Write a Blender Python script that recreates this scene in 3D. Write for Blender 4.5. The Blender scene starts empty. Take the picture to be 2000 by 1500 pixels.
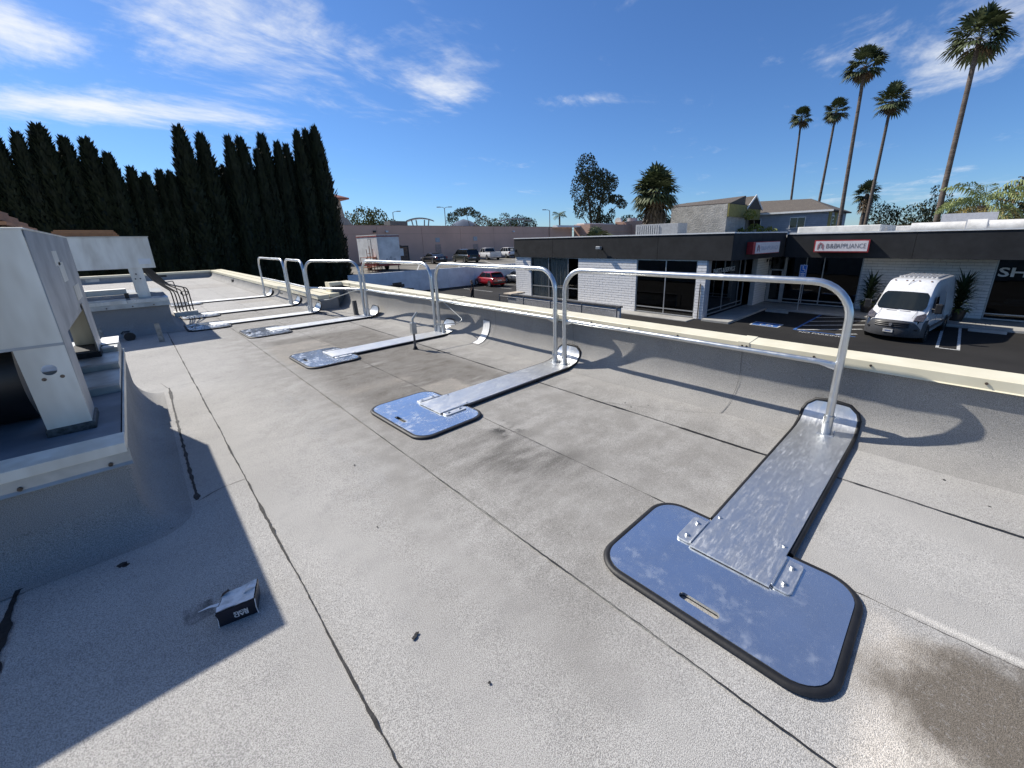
import bpy, bmesh, math, random
from mathutils import Vector, Matrix, noise
random.seed(11)
SC = bpy.context.scene
COL = SC.collection
R = math.radians

# ------------------------------------------------------------------ camera
cam_data = bpy.data.cameras.new('camera')
cam = bpy.data.objects.new('camera', cam_data)
COL.objects.link(cam)
PITCH, ROLL, YAW = R(16.553), R(-1.257), R(43.964)
fw = Vector((math.sin(YAW)*math.cos(PITCH), math.cos(YAW)*math.cos(PITCH), -math.sin(PITCH)))
rt = Vector((math.cos(YAW), -math.sin(YAW), 0))
up = rt.cross(fw)
rt2 = rt*math.cos(ROLL) + up*math.sin(ROLL)
up2 = rt2.cross(fw)
cam.matrix_world = Matrix(((rt2.x, up2.x, -fw.x, 0), (rt2.y, up2.y, -fw.y, 0), (rt2.z, up2.z, -fw.z, 1.6), (0, 0, 0, 1)))
cam_data.sensor_width = 36
cam_data.lens = 36*791.83/2000
cam_data.shift_x = -0.02102
cam_data.shift_y = -0.0226
cam_data.clip_start = 0.05
cam_data.clip_end = 9000
SC.camera = cam

# ------------------------------------------------------------------ light and sky
SUN = Vector((-0.30, 1.0, 1.0)).normalized()
sun_data = bpy.data.lights.new('sun', 'SUN')
sun_data.energy = 4.9
sun_data.angle = R(0.53)
sun_data.color = (1.0, 0.945, 0.86)
sun = bpy.data.objects.new('sun', sun_data)
COL.objects.link(sun)
sun.rotation_euler = SUN.to_track_quat('Z', 'Y').to_euler()
SC.view_settings.view_transform = 'Standard'
SC.view_settings.look = 'None'
SC.view_settings.exposure = 0.32
SC.view_settings.gamma = 1.0
SC.view_settings.use_curve_mapping = False
SC.cycles.max_bounces = 6
SC.cycles.diffuse_bounces = 2
SC.cycles.glossy_bounces = 3
SC.cycles.transparent_max_bounces = 8
SC.cycles.caustics_reflective = False
SC.cycles.caustics_refractive = False


class X:
    """tiny expression wrapper over shader math nodes"""
    def __init__(s, nt, k): s.nt, s.k = nt, k
    def _op(s, op, *a):
        n = s.nt.nodes.new('ShaderNodeMath'); n.operation = op
        for i, q in enumerate((s,)+a):
            if isinstance(q, X): s.nt.links.new(q.k, n.inputs[i])
            else: n.inputs[i].default_value = q
        return X(s.nt, n.outputs[0])
    def __add__(s, o): return s._op('ADD', o)
    def __sub__(s, o): return s._op('SUBTRACT', o)
    def __mul__(s, o): return s._op('MULTIPLY', o)
    def __truediv__(s, o): return s._op('DIVIDE', o)
    def mn(s, o): return s._op('MINIMUM', o)
    def mx(s, o): return s._op('MAXIMUM', o)
    def ab(s): return s._op('ABSOLUTE')
    def pw(s, o): return s._op('POWER', o)
    def inv(s): return (s*-1.0)+1.0
    def sm(s, a, b):
        n = s.nt.nodes.new('ShaderNodeMapRange'); n.interpolation_type = 'SMOOTHSTEP'
        s.nt.links.new(s.k, n.inputs[0])
        n.inputs[1].default_value = a; n.inputs[2].default_value = b
        return X(s.nt, n.outputs[0])


def sep(nt, sock):
    n = nt.nodes.new('ShaderNodeSeparateXYZ'); nt.links.new(sock, n.inputs[0])
    return [X(nt, n.outputs[i]) for i in range(3)]


def comb(nt, x, y, z):
    n = nt.nodes.new('ShaderNodeCombineXYZ')
    for i, q in enumerate((x, y, z)):
        if isinstance(q, X): nt.links.new(q.k, n.inputs[i])
        else: n.inputs[i].default_value = q
    return n.outputs[0]


def nz(nt, vec, scale, detail=3, rough=0.55, dist=0.0):
    n = nt.nodes.new('ShaderNodeTexNoise')
    n.inputs['Scale'].default_value = scale; n.inputs['Detail'].default_value = detail
    n.inputs['Roughness'].default_value = rough; n.inputs['Distortion'].default_value = dist
    if vec is not None: nt.links.new(vec, n.inputs['Vector'])
    return X(nt, n.outputs[0])


def mixc(nt, fac, a, b):
    n = nt.nodes.new('ShaderNodeMix'); n.data_type = 'RGBA'
    if isinstance(fac, X): nt.links.new(fac.k, n.inputs[0])
    else: n.inputs[0].default_value = fac
    for i, q in ((6, a), (7, b)):
        if isinstance(q, (tuple, list)): n.inputs[i].default_value = (*q, 1)
        else: nt.links.new(q, n.inputs[i])
    return n.outputs[2]


world = bpy.data.worlds.new('World'); SC.world = world; world.use_nodes = True
wt = world.node_tree; wt.nodes.clear()
w_out = wt.nodes.new('ShaderNodeOutputWorld'); w_bg = wt.nodes.new('ShaderNodeBackground')
sky = wt.nodes.new('ShaderNodeTexSky'); sky.sky_type = 'NISHITA'; sky.sun_disc = False
sky.sun_elevation = math.asin(SUN.z); sky.sun_rotation = math.atan2(SUN.x, SUN.y)
sky.altitude = 0; sky.air_density = 1.0; sky.dust_density = 0.15; sky.ozone_density = 6.0
w_bg.inputs[1].default_value = 0.102
tc = wt.nodes.new('ShaderNodeTexCoord')
dx, dy, dz = sep(wt, tc.outputs['Generated'])
den = dz.mx(0.0)+0.10
u, v = dx/den, dy/den
pv = comb(wt, u, v, 0.0)
# wispy cirrus: stretched, warped noise; denser in the banks listed, one of them added round the sun
warp = nz(wt, pv, 0.55, 2, 0.6)
cu = comb(wt, u*1.0+warp*0.9, v*1.15-warp*1.1, 0.0)
c1 = nz(wt, cu, 1.9, 7, 0.64, 0.3)
c2 = nz(wt, comb(wt, u*0.55+v*0.20+warp*0.5, v*1.6-u*0.5, 3.0), 2.0, 5, 0.7)
CLOUDS = []  # filled below: (u, v, du, dv, angle, strength)
CLOUDS = [(-.14, 2.48, .26, .52, 0, 1.4), (.16, 3.12, .90, .38, -17, 1.4), (.62, 2.14, .62, .56, 20, 1.15), (1.26, 1.97, .36, .36, -40, 1.2),
          (2.03, 1.57, .46, .10, -37, .6), (2.68, .15, .66, .46, -20, .62), (6.2, .35, 1.0, .8, 0, .5), (-.35, .75, 1.5, 1.0, 15, 1.35), (-1.7, 1.9, .9, .6, 20, .9), (1.9, -1.6, .9, .6, 30, .8)]  # wide veil round the sun is added, mostly out of view, to whiten shade
msk = None
for (a, b, da, db, an, st) in CLOUDS:
    ca, sa = math.cos(R(an)), math.sin(R(an))
    uu = (u-a)*(ca/da)+(v-b)*(sa/da)
    vv = (v-b)*(ca/db)-(u-a)*(sa/db)
    m = (uu*uu+vv*vv)._op('SQRT').inv().mx(-0.6)*st
    msk = m if msk is None else msk.mx(m)
dens = ((c1-0.5)*1.9+(c2-0.5)*0.85+msk*0.55).sm(0.02, 0.95)
dens = dens*dz.sm(0.0, 0.10)*0.95
skyb = wt.nodes.new('ShaderNodeMix'); skyb.data_type = 'RGBA'; skyb.blend_type = 'MULTIPLY'; skyb.inputs[0].default_value = 1.0
wt.links.new(sky.outputs[0], skyb.inputs[6]); skyb.inputs[7].default_value = (0.59, 0.775, 1.0, 1)
ccol = mixc(wt, dens, skyb.outputs[2], (7.6, 7.8, 8.0))
wt.links.new(ccol, w_bg.inputs[0]); wt.links.new(w_bg.outputs[0], w_out.inputs[0])


world.cycles.sampling_method = 'MANUAL'
world.cycles.sample_map_resolution = 512

# ------------------------------------------------------------------ materials
def newmat(name):
    m = bpy.data.materials.new(name); m.use_nodes = True
    nt = m.node_tree; b = nt.nodes['Principled BSDF']
    return m, nt, b


def setbump(nt, b, h, strength, dist=0.01):
    n = nt.nodes.new('ShaderNodeBump'); n.inputs['Strength'].default_value = strength
    n.inputs['Distance'].default_value = dist
    nt.links.new(h.k, n.inputs['Height']); nt.links.new(n.outputs[0], b.inputs['Normal'])


MC = {}


def mat(name, col, rough=0.6, metal=0.0, var=0.12, vs=6.0, bump=0.0, bs=40.0, bd=0.004, spec=0.5, col2=None, rv=0.1, world_space=False, coat=0.0, stretch=None):
    """procedural colour with a mottled second tone, roughness variation and optional bump"""
    if name in MC: return MC[name]
    m, nt, b = newmat(name)
    if world_space: vec = nt.nodes.new('ShaderNodeNewGeometry').outputs['Position']
    else: vec = nt.nodes.new('ShaderNodeTexCoord').outputs['Object']
    if stretch:
        x, y, z = sep(nt, vec); vec = comb(nt, x*stretch[0], y*stretch[1], z*stretch[2])
    n1 = nz(nt, vec, vs, 3, 0.6)
    if col2 is None: col2 = tuple(max(0, c*(1-var*2.2)) for c in col)
    hi = tuple(min(1, c*(1+var*0.6)) for c in col)
    c = mixc(nt, n1.sm(0.3, 0.72), hi, col2)
    nt.links.new(c, b.inputs['Base Color'])
    r = (n1*rv*2.0)+(rough-rv)
    nt.links.new(r.k, b.inputs['Roughness'])
    b.inputs['Metallic'].default_value = metal
    b.inputs['Specular IOR Level'].default_value = spec
    b.inputs['Coat Weight'].default_value = coat
    b.inputs['Coat Roughness'].default_value = 0.05
    if bump > 0: setbump(nt, b, nz(nt, vec, bs, 2, 0.6), bump, bd)
    MC[name] = m
    return m


def box_mask(x, y, x0, x1, y0, y1, soft, jit):
    d = ((x-(x0+x1)/2).ab()*-1.0+(x1-x0)/2).mn((y-(y0+y1)/2).ab()*-1.0+(y1-y0)/2)
    return (d+jit).sm(0.0, soft)


def roof_material(name, tone=1.0, stains=True):
    m, nt, b = newmat(name)
    P = nt.nodes.new('ShaderNodeNewGeometry').outputs['Position']
    x, y, z = sep(nt, P)
    big = nz(nt, P, 0.9, 2, 0.6); mid = nz(nt, P, 5.0, 3, 0.62); gran = nz(nt, P, 300.0, 1, 0.75); gran2 = nz(nt, P, 90.0, 1, 0.7)
    base = mixc(nt, big.sm(0.3, 0.7), tuple(c*tone for c in (0.575, 0.557, 0.522)), tuple(c*tone for c in (0.50, 0.483, 0.452)))
    base = mixc(nt, mid.sm(0.45, 0.8)*0.30, base, (0.33*tone, 0.325*tone, 0.32*tone))
    if stains:
        jit = (nz(nt, P, 2.2, 3, 0.65)-0.5)*0.5
        jit2 = (big*1.0-0.5)*1.3
        st = nz(nt, comb(nt, x*0.7, y*2.2, 0.0), 1.8, 4, 0.66)     # streaks lying across the roof fall
        sm_ = mid
        # ponding area between the far plates: brown silt with pale dried edges
        pond = box_mask(x, y, 1.25, 3.30, 3.25, 8.3, 0.40, jit*0.35)
        pale = box_mask(x, y, 1.26, 2.2, 5.9, 7.75, 0.10, jit*0.5)*st.sm(0.36, 0.5)
        pale2 = (box_mask(x, y, 2.05, 2.6, 3.6, 4.15, 0.10, jit*0.3)).mx(box_mask(x, y, 2.62, 2.95, 3.25, 3.7, 0.03, jit*0.04)).mx(box_mask(x, y, 1.3, 2.3, 4.3, 4.75, 0.2, jit*0.5)*0.6)
        brown = pond*(st.sm(0.22, 0.52))*(sm_*0.35+0.78)
        base = mixc(nt, (brown*1.15).mn(0.97), base, (0.095, 0.077, 0.058))
        base = mixc(nt, (pale*0.92).mx(pale2*0.85), base, (0.56, 0.505, 0.43))
        edge = box_mask(x, y, 1.225, 1.262, 3.2, 7.6, 0.012, jit*0.05)*mid.sm(0.42, 0.6)
        base = mixc(nt, edge*0.8, base, (0.46, 0.42, 0.36))
        warm = (box_mask(x, y, 0.35, 4.2, 0.1, 13.0, 1.1, jit*0.9))*((st*0.5+mid*0.5).sm(0.34, 0.60)*0.62+0.38)  # dirt, plus the granules' view-dependent shading put into the colour
        base = mixc(nt, warm*0.80, base, (0.31, 0.295, 0.268))
        # soft dark smudges in the middle of the near bay
        dk = (box_mask(x, y, 1.25, 2.35, 1.5, 2.75, 0.5, jit2*0.45))*st.sm(0.33, 0.7)
        base = mixc(nt, dk*0.85, base, (0.125, 0.118, 0.108))
        dk2 = box_mask(x, y, 1.9, 2.25, 2.35, 2.75, 0.16, jit*0.3)*sm_.sm(0.4, 0.6)
        base = mixc(nt, dk2*0.9, base, (0.05, 0.05, 0.05))
        wh = box_mask(x, y, 0.55, 1.25, 2.1, 5.2, 0.45, jit2*0.7)*nz(nt, comb(nt, x*2.0, y*0.8, 5.0), 2.4, 4, 0.7).sm(0.44, 0.60)
        base = mixc(nt, wh*0.55, base, (0.47, 0.465, 0.45))
        # near right: pale dried silt round a brown wet-looking middle
        p3 = box_mask(x, y, 1.12, 2.085, -1.9, 0.06, 0.22, jit*0.55+(mid-0.5)*0.35)
        base = mixc(nt, p3*0.90, base, (0.80, 0.735, 0.64))
        rad4 = (((x-1.74)*(x-1.74))*9.0+((y+0.62)*(y+0.62))*3.2)._op('SQRT')
        p4 = (rad4*-1.0+1.28+jit*1.1+(mid-0.5)*0.8+(st-0.5)*0.7).sm(0.0, 0.55)
        base = mixc(nt, p4*0.88, base, (0.135, 0.112, 0.085))
        p5 = box_mask(x, y, 2.10, 2.17, -1.6, -0.11, 0.03, jit*0.04)
        base = mixc(nt, p5*0.95, base, (0.74, 0.71, 0.65))
        # far end: pale tracks running to the scupper
        f1 = box_mask(x, y, 0.6, 3.1, 21.2, 24.2, 0.5, jit2*0.5)*st.sm(0.4, 0.6)
        base = mixc(nt, f1*0.6, base, (0.40, 0.36, 0.31))
        f2 = box_mask(x, y, 2.0, 3.3, 14.4, 15.4, 0.3, jit*0.6)
        base = mixc(nt, f2*0.55, base, (0.44, 0.40, 0.34))
        dirt = box_mask(x, y, -0.10, -0.02+0.13, 2.06, 2.2, 0.03, jit*0.06)
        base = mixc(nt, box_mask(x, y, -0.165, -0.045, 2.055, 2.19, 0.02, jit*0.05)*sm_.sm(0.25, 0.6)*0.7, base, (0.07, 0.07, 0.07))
    base = mixc(nt, gran.sm(0.34, 0.68)*0.95, base, mixc(nt, 0.6, base, (0.0, 0.0, 0.0)))
    base = mixc(nt, gran2.sm(0.55, 0.78)*0.16, base, (0.66*tone, 0.66*tone, 0.65*tone))
    nt.links.new(base, b.inputs['Base Color'])
    b.inputs['Roughness'].default_value = 0.92; b.inputs['Specular IOR Level'].default_value = 0.25
    setbump(nt, b, gran, 0.75, 0.005)
    return m


def galv_material(name, base=(0.60, 0.63, 0.66), r0=0.18, r1=0.42, streak=(1, 1, 1), bump=0.02):
    m, nt, b = newmat(name)
    o = nt.nodes.new('ShaderNodeTexCoord').outputs['Object']
    x, y, z = sep(nt, o)
    v_ = comb(nt, x*streak[0], y*streak[1], z*streak[2])
    big = nz(nt, v_, 3.2, 4, 0.62); fine = nz(nt, v_, 13.0, 4, 0.62); sc = nz(nt, comb(nt, x*3+y*9, y*40-x*9, z), 5.0, 3, 0.7)
    vo = nt.nodes.new('ShaderNodeTexVoronoi'); vo.inputs['Scale'].default_value = 42; nt.links.new(o, vo.inputs['Vector'])
    sp = X(nt, vo.outputs['Color'])
    c = mixc(nt, big.sm(0.35, 0.7), base, tuple(q*0.88 for q in base))
    smear = fine.sm(0.46, 0.80)*big.sm(0.40, 0.68)
    c = mixc(nt, fine.sm(0.52, 0.80)*0.22+sc.sm(0.60, 0.72)*0.25+smear*0.30, c, (0.86, 0.88, 0.90))
    nt.links.new(c, b.inputs['Base Color'])
    b.inputs['Metallic'].default_value = 0.92
    r = (big.sm(0.3, 0.7)*(r1-r0)*0.4+fine.sm(0.42, 0.75)*(r1-r0)*0.5+sp*0.06+sc.sm(0.58, 0.72)*0.12+smear*0.16)+r0
    nt.links.new(r.k, b.inputs['Roughness'])
    setbump(nt, b, big*0.5+fine*0.1, bump, 0.02)
    return m


def glass_material(name, tint=(0.30, 0.33, 0.34), rough=0.01):
    m, nt, b = newmat(name); nt.nodes.remove(b)
    out = nt.nodes['Material Output']
    tr = nt.nodes.new('ShaderNodeBsdfTransparent'); tr.inputs[0].default_value = (*tint, 1)
    gl = nt.nodes.new('ShaderNodeBsdfGlossy'); gl.inputs['Roughness'].default_value = rough
    fr = nt.nodes.new('ShaderNodeLayerWeight'); fr.inputs[0].default_value = 0.5
    n = nz(nt, nt.nodes.new('ShaderNodeTexCoord').outputs['Object'], 1.2, 2, 0.5)
    bp = nt.nodes.new('ShaderNodeBump'); bp.inputs['Strength'].default_value = 0.03; bp.inputs['Distance'].default_value = 0.05
    nt.links.new(n.k, bp.inputs['Height']); nt.links.new(bp.outputs[0], gl.inputs['Normal'])
    mx = nt.nodes.new('ShaderNodeMixShader')
    nt.links.new((X(nt, fr.outputs['Facing']).pw(4.0)*0.92+0.055).mn(1.0).k, mx.inputs[0])
    nt.links.new(tr.outputs[0], mx.inputs[1]); nt.links.new(gl.outputs[0], mx.inputs[2]); nt.links.new(mx.outputs[0], out.inputs[0])
    return m


def shingle_material(name, a, b_):
    m, nt, b = newmat(name)
    P = nt.nodes.new('ShaderNodeNewGeometry').outputs['Position']
    br = nt.nodes.new('ShaderNodeTexBrick'); br.inputs['Scale'].default_value = 3.0
    br.inputs['Color1'].default_value = (*a, 1); br.inputs['Color2'].default_value = (*b_, 1)
    br.inputs['Mortar'].default_value = tuple(q*0.4 for q in a)+(1,); br.inputs['Mortar Size'].default_value = 0.03
    x, y, z = sep(nt, P)
    nt.links.new(comb(nt, y, z*2.0, 0.0), br.inputs['Vector'])
    n = nz(nt, P, 3.0, 5, 0.7)
    nt.links.new(mixc(nt, n.sm(0.35, 0.7)*0.6, br.outputs[0], tuple(q*0.6 for q in b_)), b.inputs['Base Color'])
    b.inputs['Roughness'].default_value = 0.9
    return m


def leaf_material(name, a, b_, trans=0.25):
    m, nt, b = newmat(name)
    P = nt.nodes.new('ShaderNodeNewGeometry')
    n = nz(nt, P.outputs['Position'], 1.1, 4, 0.7); n2 = nz(nt, P.outputs['Position'], 9.0, 2, 0.7)
    nt.links.new(mixc(nt, (n*0.6+n2*0.4).sm(0.36, 0.62), a, b_), b.inputs['Base Color'])
    b.inputs['Roughness'].default_value = 0.62; b.inputs['Specular IOR Level'].default_value = 0.3
    return m


ROOF = roof_material('granulated_cap_sheet')
ROOF2 = roof_material('granulated_flashing', 0.80, False)
GALV = galv_material('galvanised_plate', (0.78, 0.82, 0.86), 0.11, 0.30)
GALVARM = galv_material('galvanised_arm', (0.72, 0.73, 0.73), 0.34, 0.58, (1, 6, 1))
PIPE = galv_material('galvanised_pipe', (0.60, 0.62, 0.63), 0.26, 0.46)
RUBBER = mat('black_rubber', (0.012, 0.012, 0.013), 0.55, var=0.3, bump=0.2, bs=60)
CAP = mat('cream_coping', (0.76, 0.705, 0.53), 0.42, var=0.06, vs=3, col2=(0.69, 0.635, 0.46), rv=0.06)
BITUMEN = mat('black_bitumen', (0.012, 0.012, 0.013), 0.75, var=0.3, vs=30, bump=0.5, bs=120)
STUCCO = mat('beige_stucco', (0.46, 0.44, 0.38), 0.9, var=0.08, vs=2, bump=0.4, bs=60, bd=0.01)
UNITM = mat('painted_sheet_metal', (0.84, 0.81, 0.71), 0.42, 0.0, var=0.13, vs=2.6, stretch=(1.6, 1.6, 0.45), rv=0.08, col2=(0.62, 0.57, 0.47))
UNITG = mat('grey_side_metal', (0.44, 0.435, 0.42), 0.5, 0.0, var=0.12, vs=3.2)  # casing and side sheets, darker and greyer than the front
FLASH = mat('zinc_flashing', (0.44, 0.45, 0.43), 0.38, 0.35, var=0.12, vs=5)
BLUEM = mat('grey_blue_membrane', (0.20, 0.225, 0.255), 0.6, var=0.12, vs=3, bump=0.2, bs=25)
WHITE = mat('white_paint', (0.80, 0.80, 0.78), 0.5, var=0.05, vs=4)
BLACKM = mat('black_metal', (0.014, 0.014, 0.015), 0.45, var=0.2)
DARKIN = mat('dark_interior', (0.018, 0.018, 0.018), 0.9, var=0.2)
ASPH = mat('asphalt', (0.0205, 0.0192, 0.0178), 0.9, var=0.16, vs=0.35, bump=0.5, bs=70, bd=0.008, world_space=True, spec=0.3)
ASPHU = mat('old_asphalt', (0.185, 0.172, 0.148), 0.9, var=0.2, vs=0.25, bump=0.4, bs=70, bd=0.008, world_space=True, spec=0.3)
CONC = mat('concrete', (0.38, 0.37, 0.34), 0.85, var=0.1, vs=1.5, bump=0.3, bs=50, world_space=True)
GLASS = glass_material('window_glass')
CARGLASS = mat('car_glass', (0.010, 0.012, 0.013), 0.06, var=0.1, spec=0.7, rv=0.01)
TYRE = mat('tyre_rubber', (0.014, 0.014, 0.014), 0.8, var=0.2)
RIM = mat('alloy_rim', (0.55, 0.55, 0.56), 0.3, 0.8, var=0.1)
SKIN = mat('skin', (0.38, 0.22, 0.15), 0.55, var=0.08)


# ------------------------------------------------------------------ mesh helpers
class MB:
    def __init__(s): s.v, s.f, s.m = [], [], []
    def add(s, vs, fs, mi=0):
        o = len(s.v); s.v += [tuple(p) for p in vs]
        for f in fs: s.f.append(tuple(i+o for i in f)); s.m.append(mi)
        return s
    def box(s, x0, x1, y0, y1, z0, z1, mi=0):
        return s.add([(x0, y0, z0), (x1, y0, z0), (x1, y1, z0), (x0, y1, z0), (x0, y0, z1), (x1, y0, z1), (x1, y1, z1), (x0, y1, z1)],
                     [(3, 2, 1, 0), (4, 5, 6, 7), (0, 1, 5, 4), (1, 2, 6, 5), (2, 3, 7, 6), (3, 0, 4, 7)], mi)
    def quad(s, a, b, c, d, mi=0): return s.add([a, b, c, d], [(0, 1, 2, 3)], mi)
    def tube(s, pts, r, n=10, mi=0, cap=True, flat=None):
        pts = [Vector(p) for p in pts]; rings = []; up_ = None
        for i, p in enumerate(pts):
            t = (pts[min(i+1, len(pts)-1)]-pts[max(i-1, 0)]).normalized()
            if up_ is None:
                up_ = Vector((0, 0, 1)) if abs(t.z) < 0.9 else Vector((1, 0, 0))
            a = t.cross(up_).normalized(); b = a.cross(t).normalized(); up_ = b
            rr = r[i] if isinstance(r, (list, tuple)) else r
            fl = flat[i] if flat else 1.0
            rings.append([p+a*rr*math.cos(2*math.pi*k/n)*fl+b*rr*math.sin(2*math.pi*k/n) for k in range(n)])
        return s.loft(rings, mi, cap)
    def loft(s, rings, mi=0, cap=True, closed=True):
        n = len(rings[0]); o = len(s.v)
        for rg in rings: s.v += [tuple(p) for p in rg]
        for i in range(len(rings)-1):
            for k in range(n if closed else n-1):
                k2 = (k+1) % n
                s.f.append((o+i*n+k, o+i*n+k2, o+(i+1)*n+k2, o+(i+1)*n+k)); s.m.append(mi)
        if cap:
            s.f.append(tuple(o+k for k in reversed(range(n)))); s.m.append(mi)
            s.f.append(tuple(o+(len(rings)-1)*n+k for k in range(n))); s.m.append(mi)
        return s
    def prism(s, poly, a, b, axis='z', mi=0):
        def P(q, t):
            return {'z': (q[0], q[1], t), 'y': (q[0], t, q[1]), 'x': (t, q[0], q[1])}[axis]
        return s.loft([[P(q, a) for q in poly], [P(q, b) for q in poly]], mi)
    def cyl(s, c, r, h, n=16, axis='z', mi=0, r2=None):
        r2 = r if r2 is None else r2; rings = []
        for t, rr in ((0, r), (h, r2)):
            rg = []
            for k in range(n):
                a, b = rr*math.cos(2*math.pi*k/n), rr*math.sin(2*math.pi*k/n)
                rg.append({'z': (c[0]+a, c[1]+b, c[2]+t), 'y': (c[0]+a, c[1]+t, c[2]+b), 'x': (c[0]+t, c[1]+a, c[2]+b)}[axis])
            rings.append(rg)
        return s.loft(rings, mi)
    def build(s, name, mats, parent=None, smooth=None, bevel=0.0, xf=None, fix=True, kind=None):
        me = bpy.data.meshes.new(name); me.from_pydata(s.v, [], s.f)
        mats = mats if isinstance(mats, (list, tuple)) else [mats]
        for m_ in mats: me.materials.append(m_)
        me.polygons.foreach_set('material_index', s.m)
        if fix:
            bm = bmesh.new(); bm.from_mesh(me); bmesh.ops.recalc_face_normals(bm, faces=bm.faces); bm.to_mesh(me); bm.free()
        if xf is not None: me.transform(xf)
        return finish(name, me, parent, smooth, bevel, kind)


def finish(name, me, parent=None, smooth=None, bevel=0.0, kind=None):
    if smooth:
        me.polygons.foreach_set('use_smooth', [True]*len(me.polygons))
        me.set_sharp_from_angle(angle=R(smooth))
    o = bpy.data.objects.new(name, me); COL.objects.link(o)
    if bevel:
        md = o.modifiers.new('bevel', 'BEVEL'); md.width = bevel; md.segments = 2; md.limit_method = 'ANGLE'; md.angle_limit = R(40)
    if parent is not None:
        o.parent = parent
        if parent.get('_w'): o.matrix_parent_inverse = Matrix.Translation(-Vector(parent['_w']))
    if kind: o['kind'] = kind
    return o


def tag(o, label, cat, group=None, kind=None):
    o['label'] = label
    if cat: o['category'] = cat
    if group: o['group'] = group
    if kind: o['kind'] = kind
    return o


def thing(name, label, cat, loc=(0, 0, 0), rz=0.0, group=None, world=False):
    """Empty at the thing's base; with world=True its parts are given in world coordinates"""
    o = bpy.data.objects.new(name, None); COL.objects.link(o)
    o.location = loc; o.rotation_euler = (0, 0, rz); o.empty_display_size = 0.2
    if world: o['_w'] = tuple(loc)
    return tag(o, label, cat, group)


def dup(root, label=None, loc=None, rz=None, scale=None):
    r = root.copy(); COL.objects.link(r)
    if loc is not None: r.location = loc
    if rz is not None: r.rotation_euler = (0, 0, rz)
    if scale is not None: r.scale = scale if isinstance(scale, (tuple, list)) else (scale,)*3
    if label: r['label'] = label
    for ch in list(root.children):
        c = ch.copy(); COL.objects.link(c); c.parent = r
        for g in list(ch.children):
            d = g.copy(); COL.objects.link(d); d.parent = c
    return r


def struct(o): o['kind'] = 'structure'; return o


def flat_mesh(name, outlines, z0, th):
    """2-D outlines (first outer, others holes) filled and extruded between z0 and z0+th"""
    cu_ = bpy.data.curves.new('tmp', 'CURVE'); cu_.dimensions = '2D'; cu_.fill_mode = 'BOTH'; cu_.extrude = th/2
    for pts in outlines:
        sp = cu_.splines.new('POLY'); sp.points.add(len(pts)-1); sp.use_cyclic_u = True
        for i, p in enumerate(pts): sp.points[i].co = (p[0], p[1], 0, 1)
    ob = bpy.data.objects.new('tmp', cu_)
    me = bpy.data.meshes.new_from_object(ob); me.name = name
    bpy.data.objects.remove(ob); bpy.data.curves.remove(cu_)
    me.transform(Matrix.Translation((0, 0, z0+th/2)))
    return me


def text_mesh(name, body, size, th=0.004, width=None, bold=0.0, spacing=1.0):
    cu_ = bpy.data.curves.new('tmp', 'FONT'); cu_.body = body; cu_.size = size; cu_.extrude = th/2; cu_.offset = bold
    cu_.align_x = 'CENTER'; cu_.align_y = 'CENTER'; cu_.resolution_u = 3; cu_.space_character = spacing
    ob = bpy.data.objects.new('tmp', cu_)
    me = bpy.data.meshes.new_from_object(ob); me.name = name
    bpy.data.objects.remove(ob); bpy.data.curves.remove(cu_)
    xs = [p.co.x for p in me.vertices]; w = max(xs)-min(xs)
    if width: me.transform(Matrix.Diagonal((width/w, 1, 1, 1)))
    return me


def setm(me, *mats):
    me.materials.clear()
    for m_ in mats: me.materials.append(m_)
    return me


def rrect(x0, x1, y0, y1, r, n=6):
    pts = []
    for cx, cy, a0 in ((x1-r, y1-r, 0), (x0+r, y1-r, 90), (x0+r, y0+r, 180), (x1-r, y0+r, 270)):
        for k in range(n+1):
            a = R(a0+90*k/n); pts.append((cx+r*math.cos(a), cy+r*math.sin(a)))
    return pts


def arc_path(pts, rad, n=6):
    """polyline with its inner corners rounded"""
    pts = [Vector(p) for p in pts]; out = [pts[0]]
    for i in range(1, len(pts)-1):
        a, b, c = pts[i-1], pts[i], pts[i+1]
        d1, d2 = (a-b).normalized(), (c-b).normalized()
        r_ = min(rad, (a-b).length*0.49, (c-b).length*0.49)
        p1, p2 = b+d1*r_, b+d2*r_
        for k in range(n+1):
            t = k/n; q = p1*(1-t)**2+b*2*t*(1-t)+p2*t*t
            out.append(q)
    out.append(pts[-1]); return out

# ================================================================== SETTING: ground, lots, sky-line hills
GZ = -3.0
g = MB()
N = 40
for (x0, x1, y0, y1) in ((-4000, 4000, -4000, 4000),):
    g.quad((x0, y0, GZ-0.02), (x1, y0, GZ-0.02), (x1, y1, GZ-0.02), (x0, y1, GZ-0.02))
struct(g.build('ground', mat('dry_ground', (0.16, 0.15, 0.11), 0.95, var=0.2, vs=0.02, world_space=True)))
struct(MB().box(4.2, 48, -30, 37.3, GZ-0.3, GZ).build('parking_lot', ASPH))
struct(MB().box(14.6, 110, 37.45, 58.0, GZ-0.3, -1.1).build('upper_parking_lot', ASPHU))


def ridge(name, pts, width, m, label=None):
    mb = MB(); rings = []
    for (x, y, h) in pts:
        d = Vector((x, y, 0)).normalized()
        rg = []
        for k in range(9):
            t = k/8-0.5
            rg.append((x+d.x*width*t*2, y+d.y*width*t*2, GZ-2+h*max(0, 1-abs(t*2)**1.6)))
        rings.append(rg)
    mb.loft(rings, cap=False, closed=False)
    return struct(mb.build(name, m, smooth=80))


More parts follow.
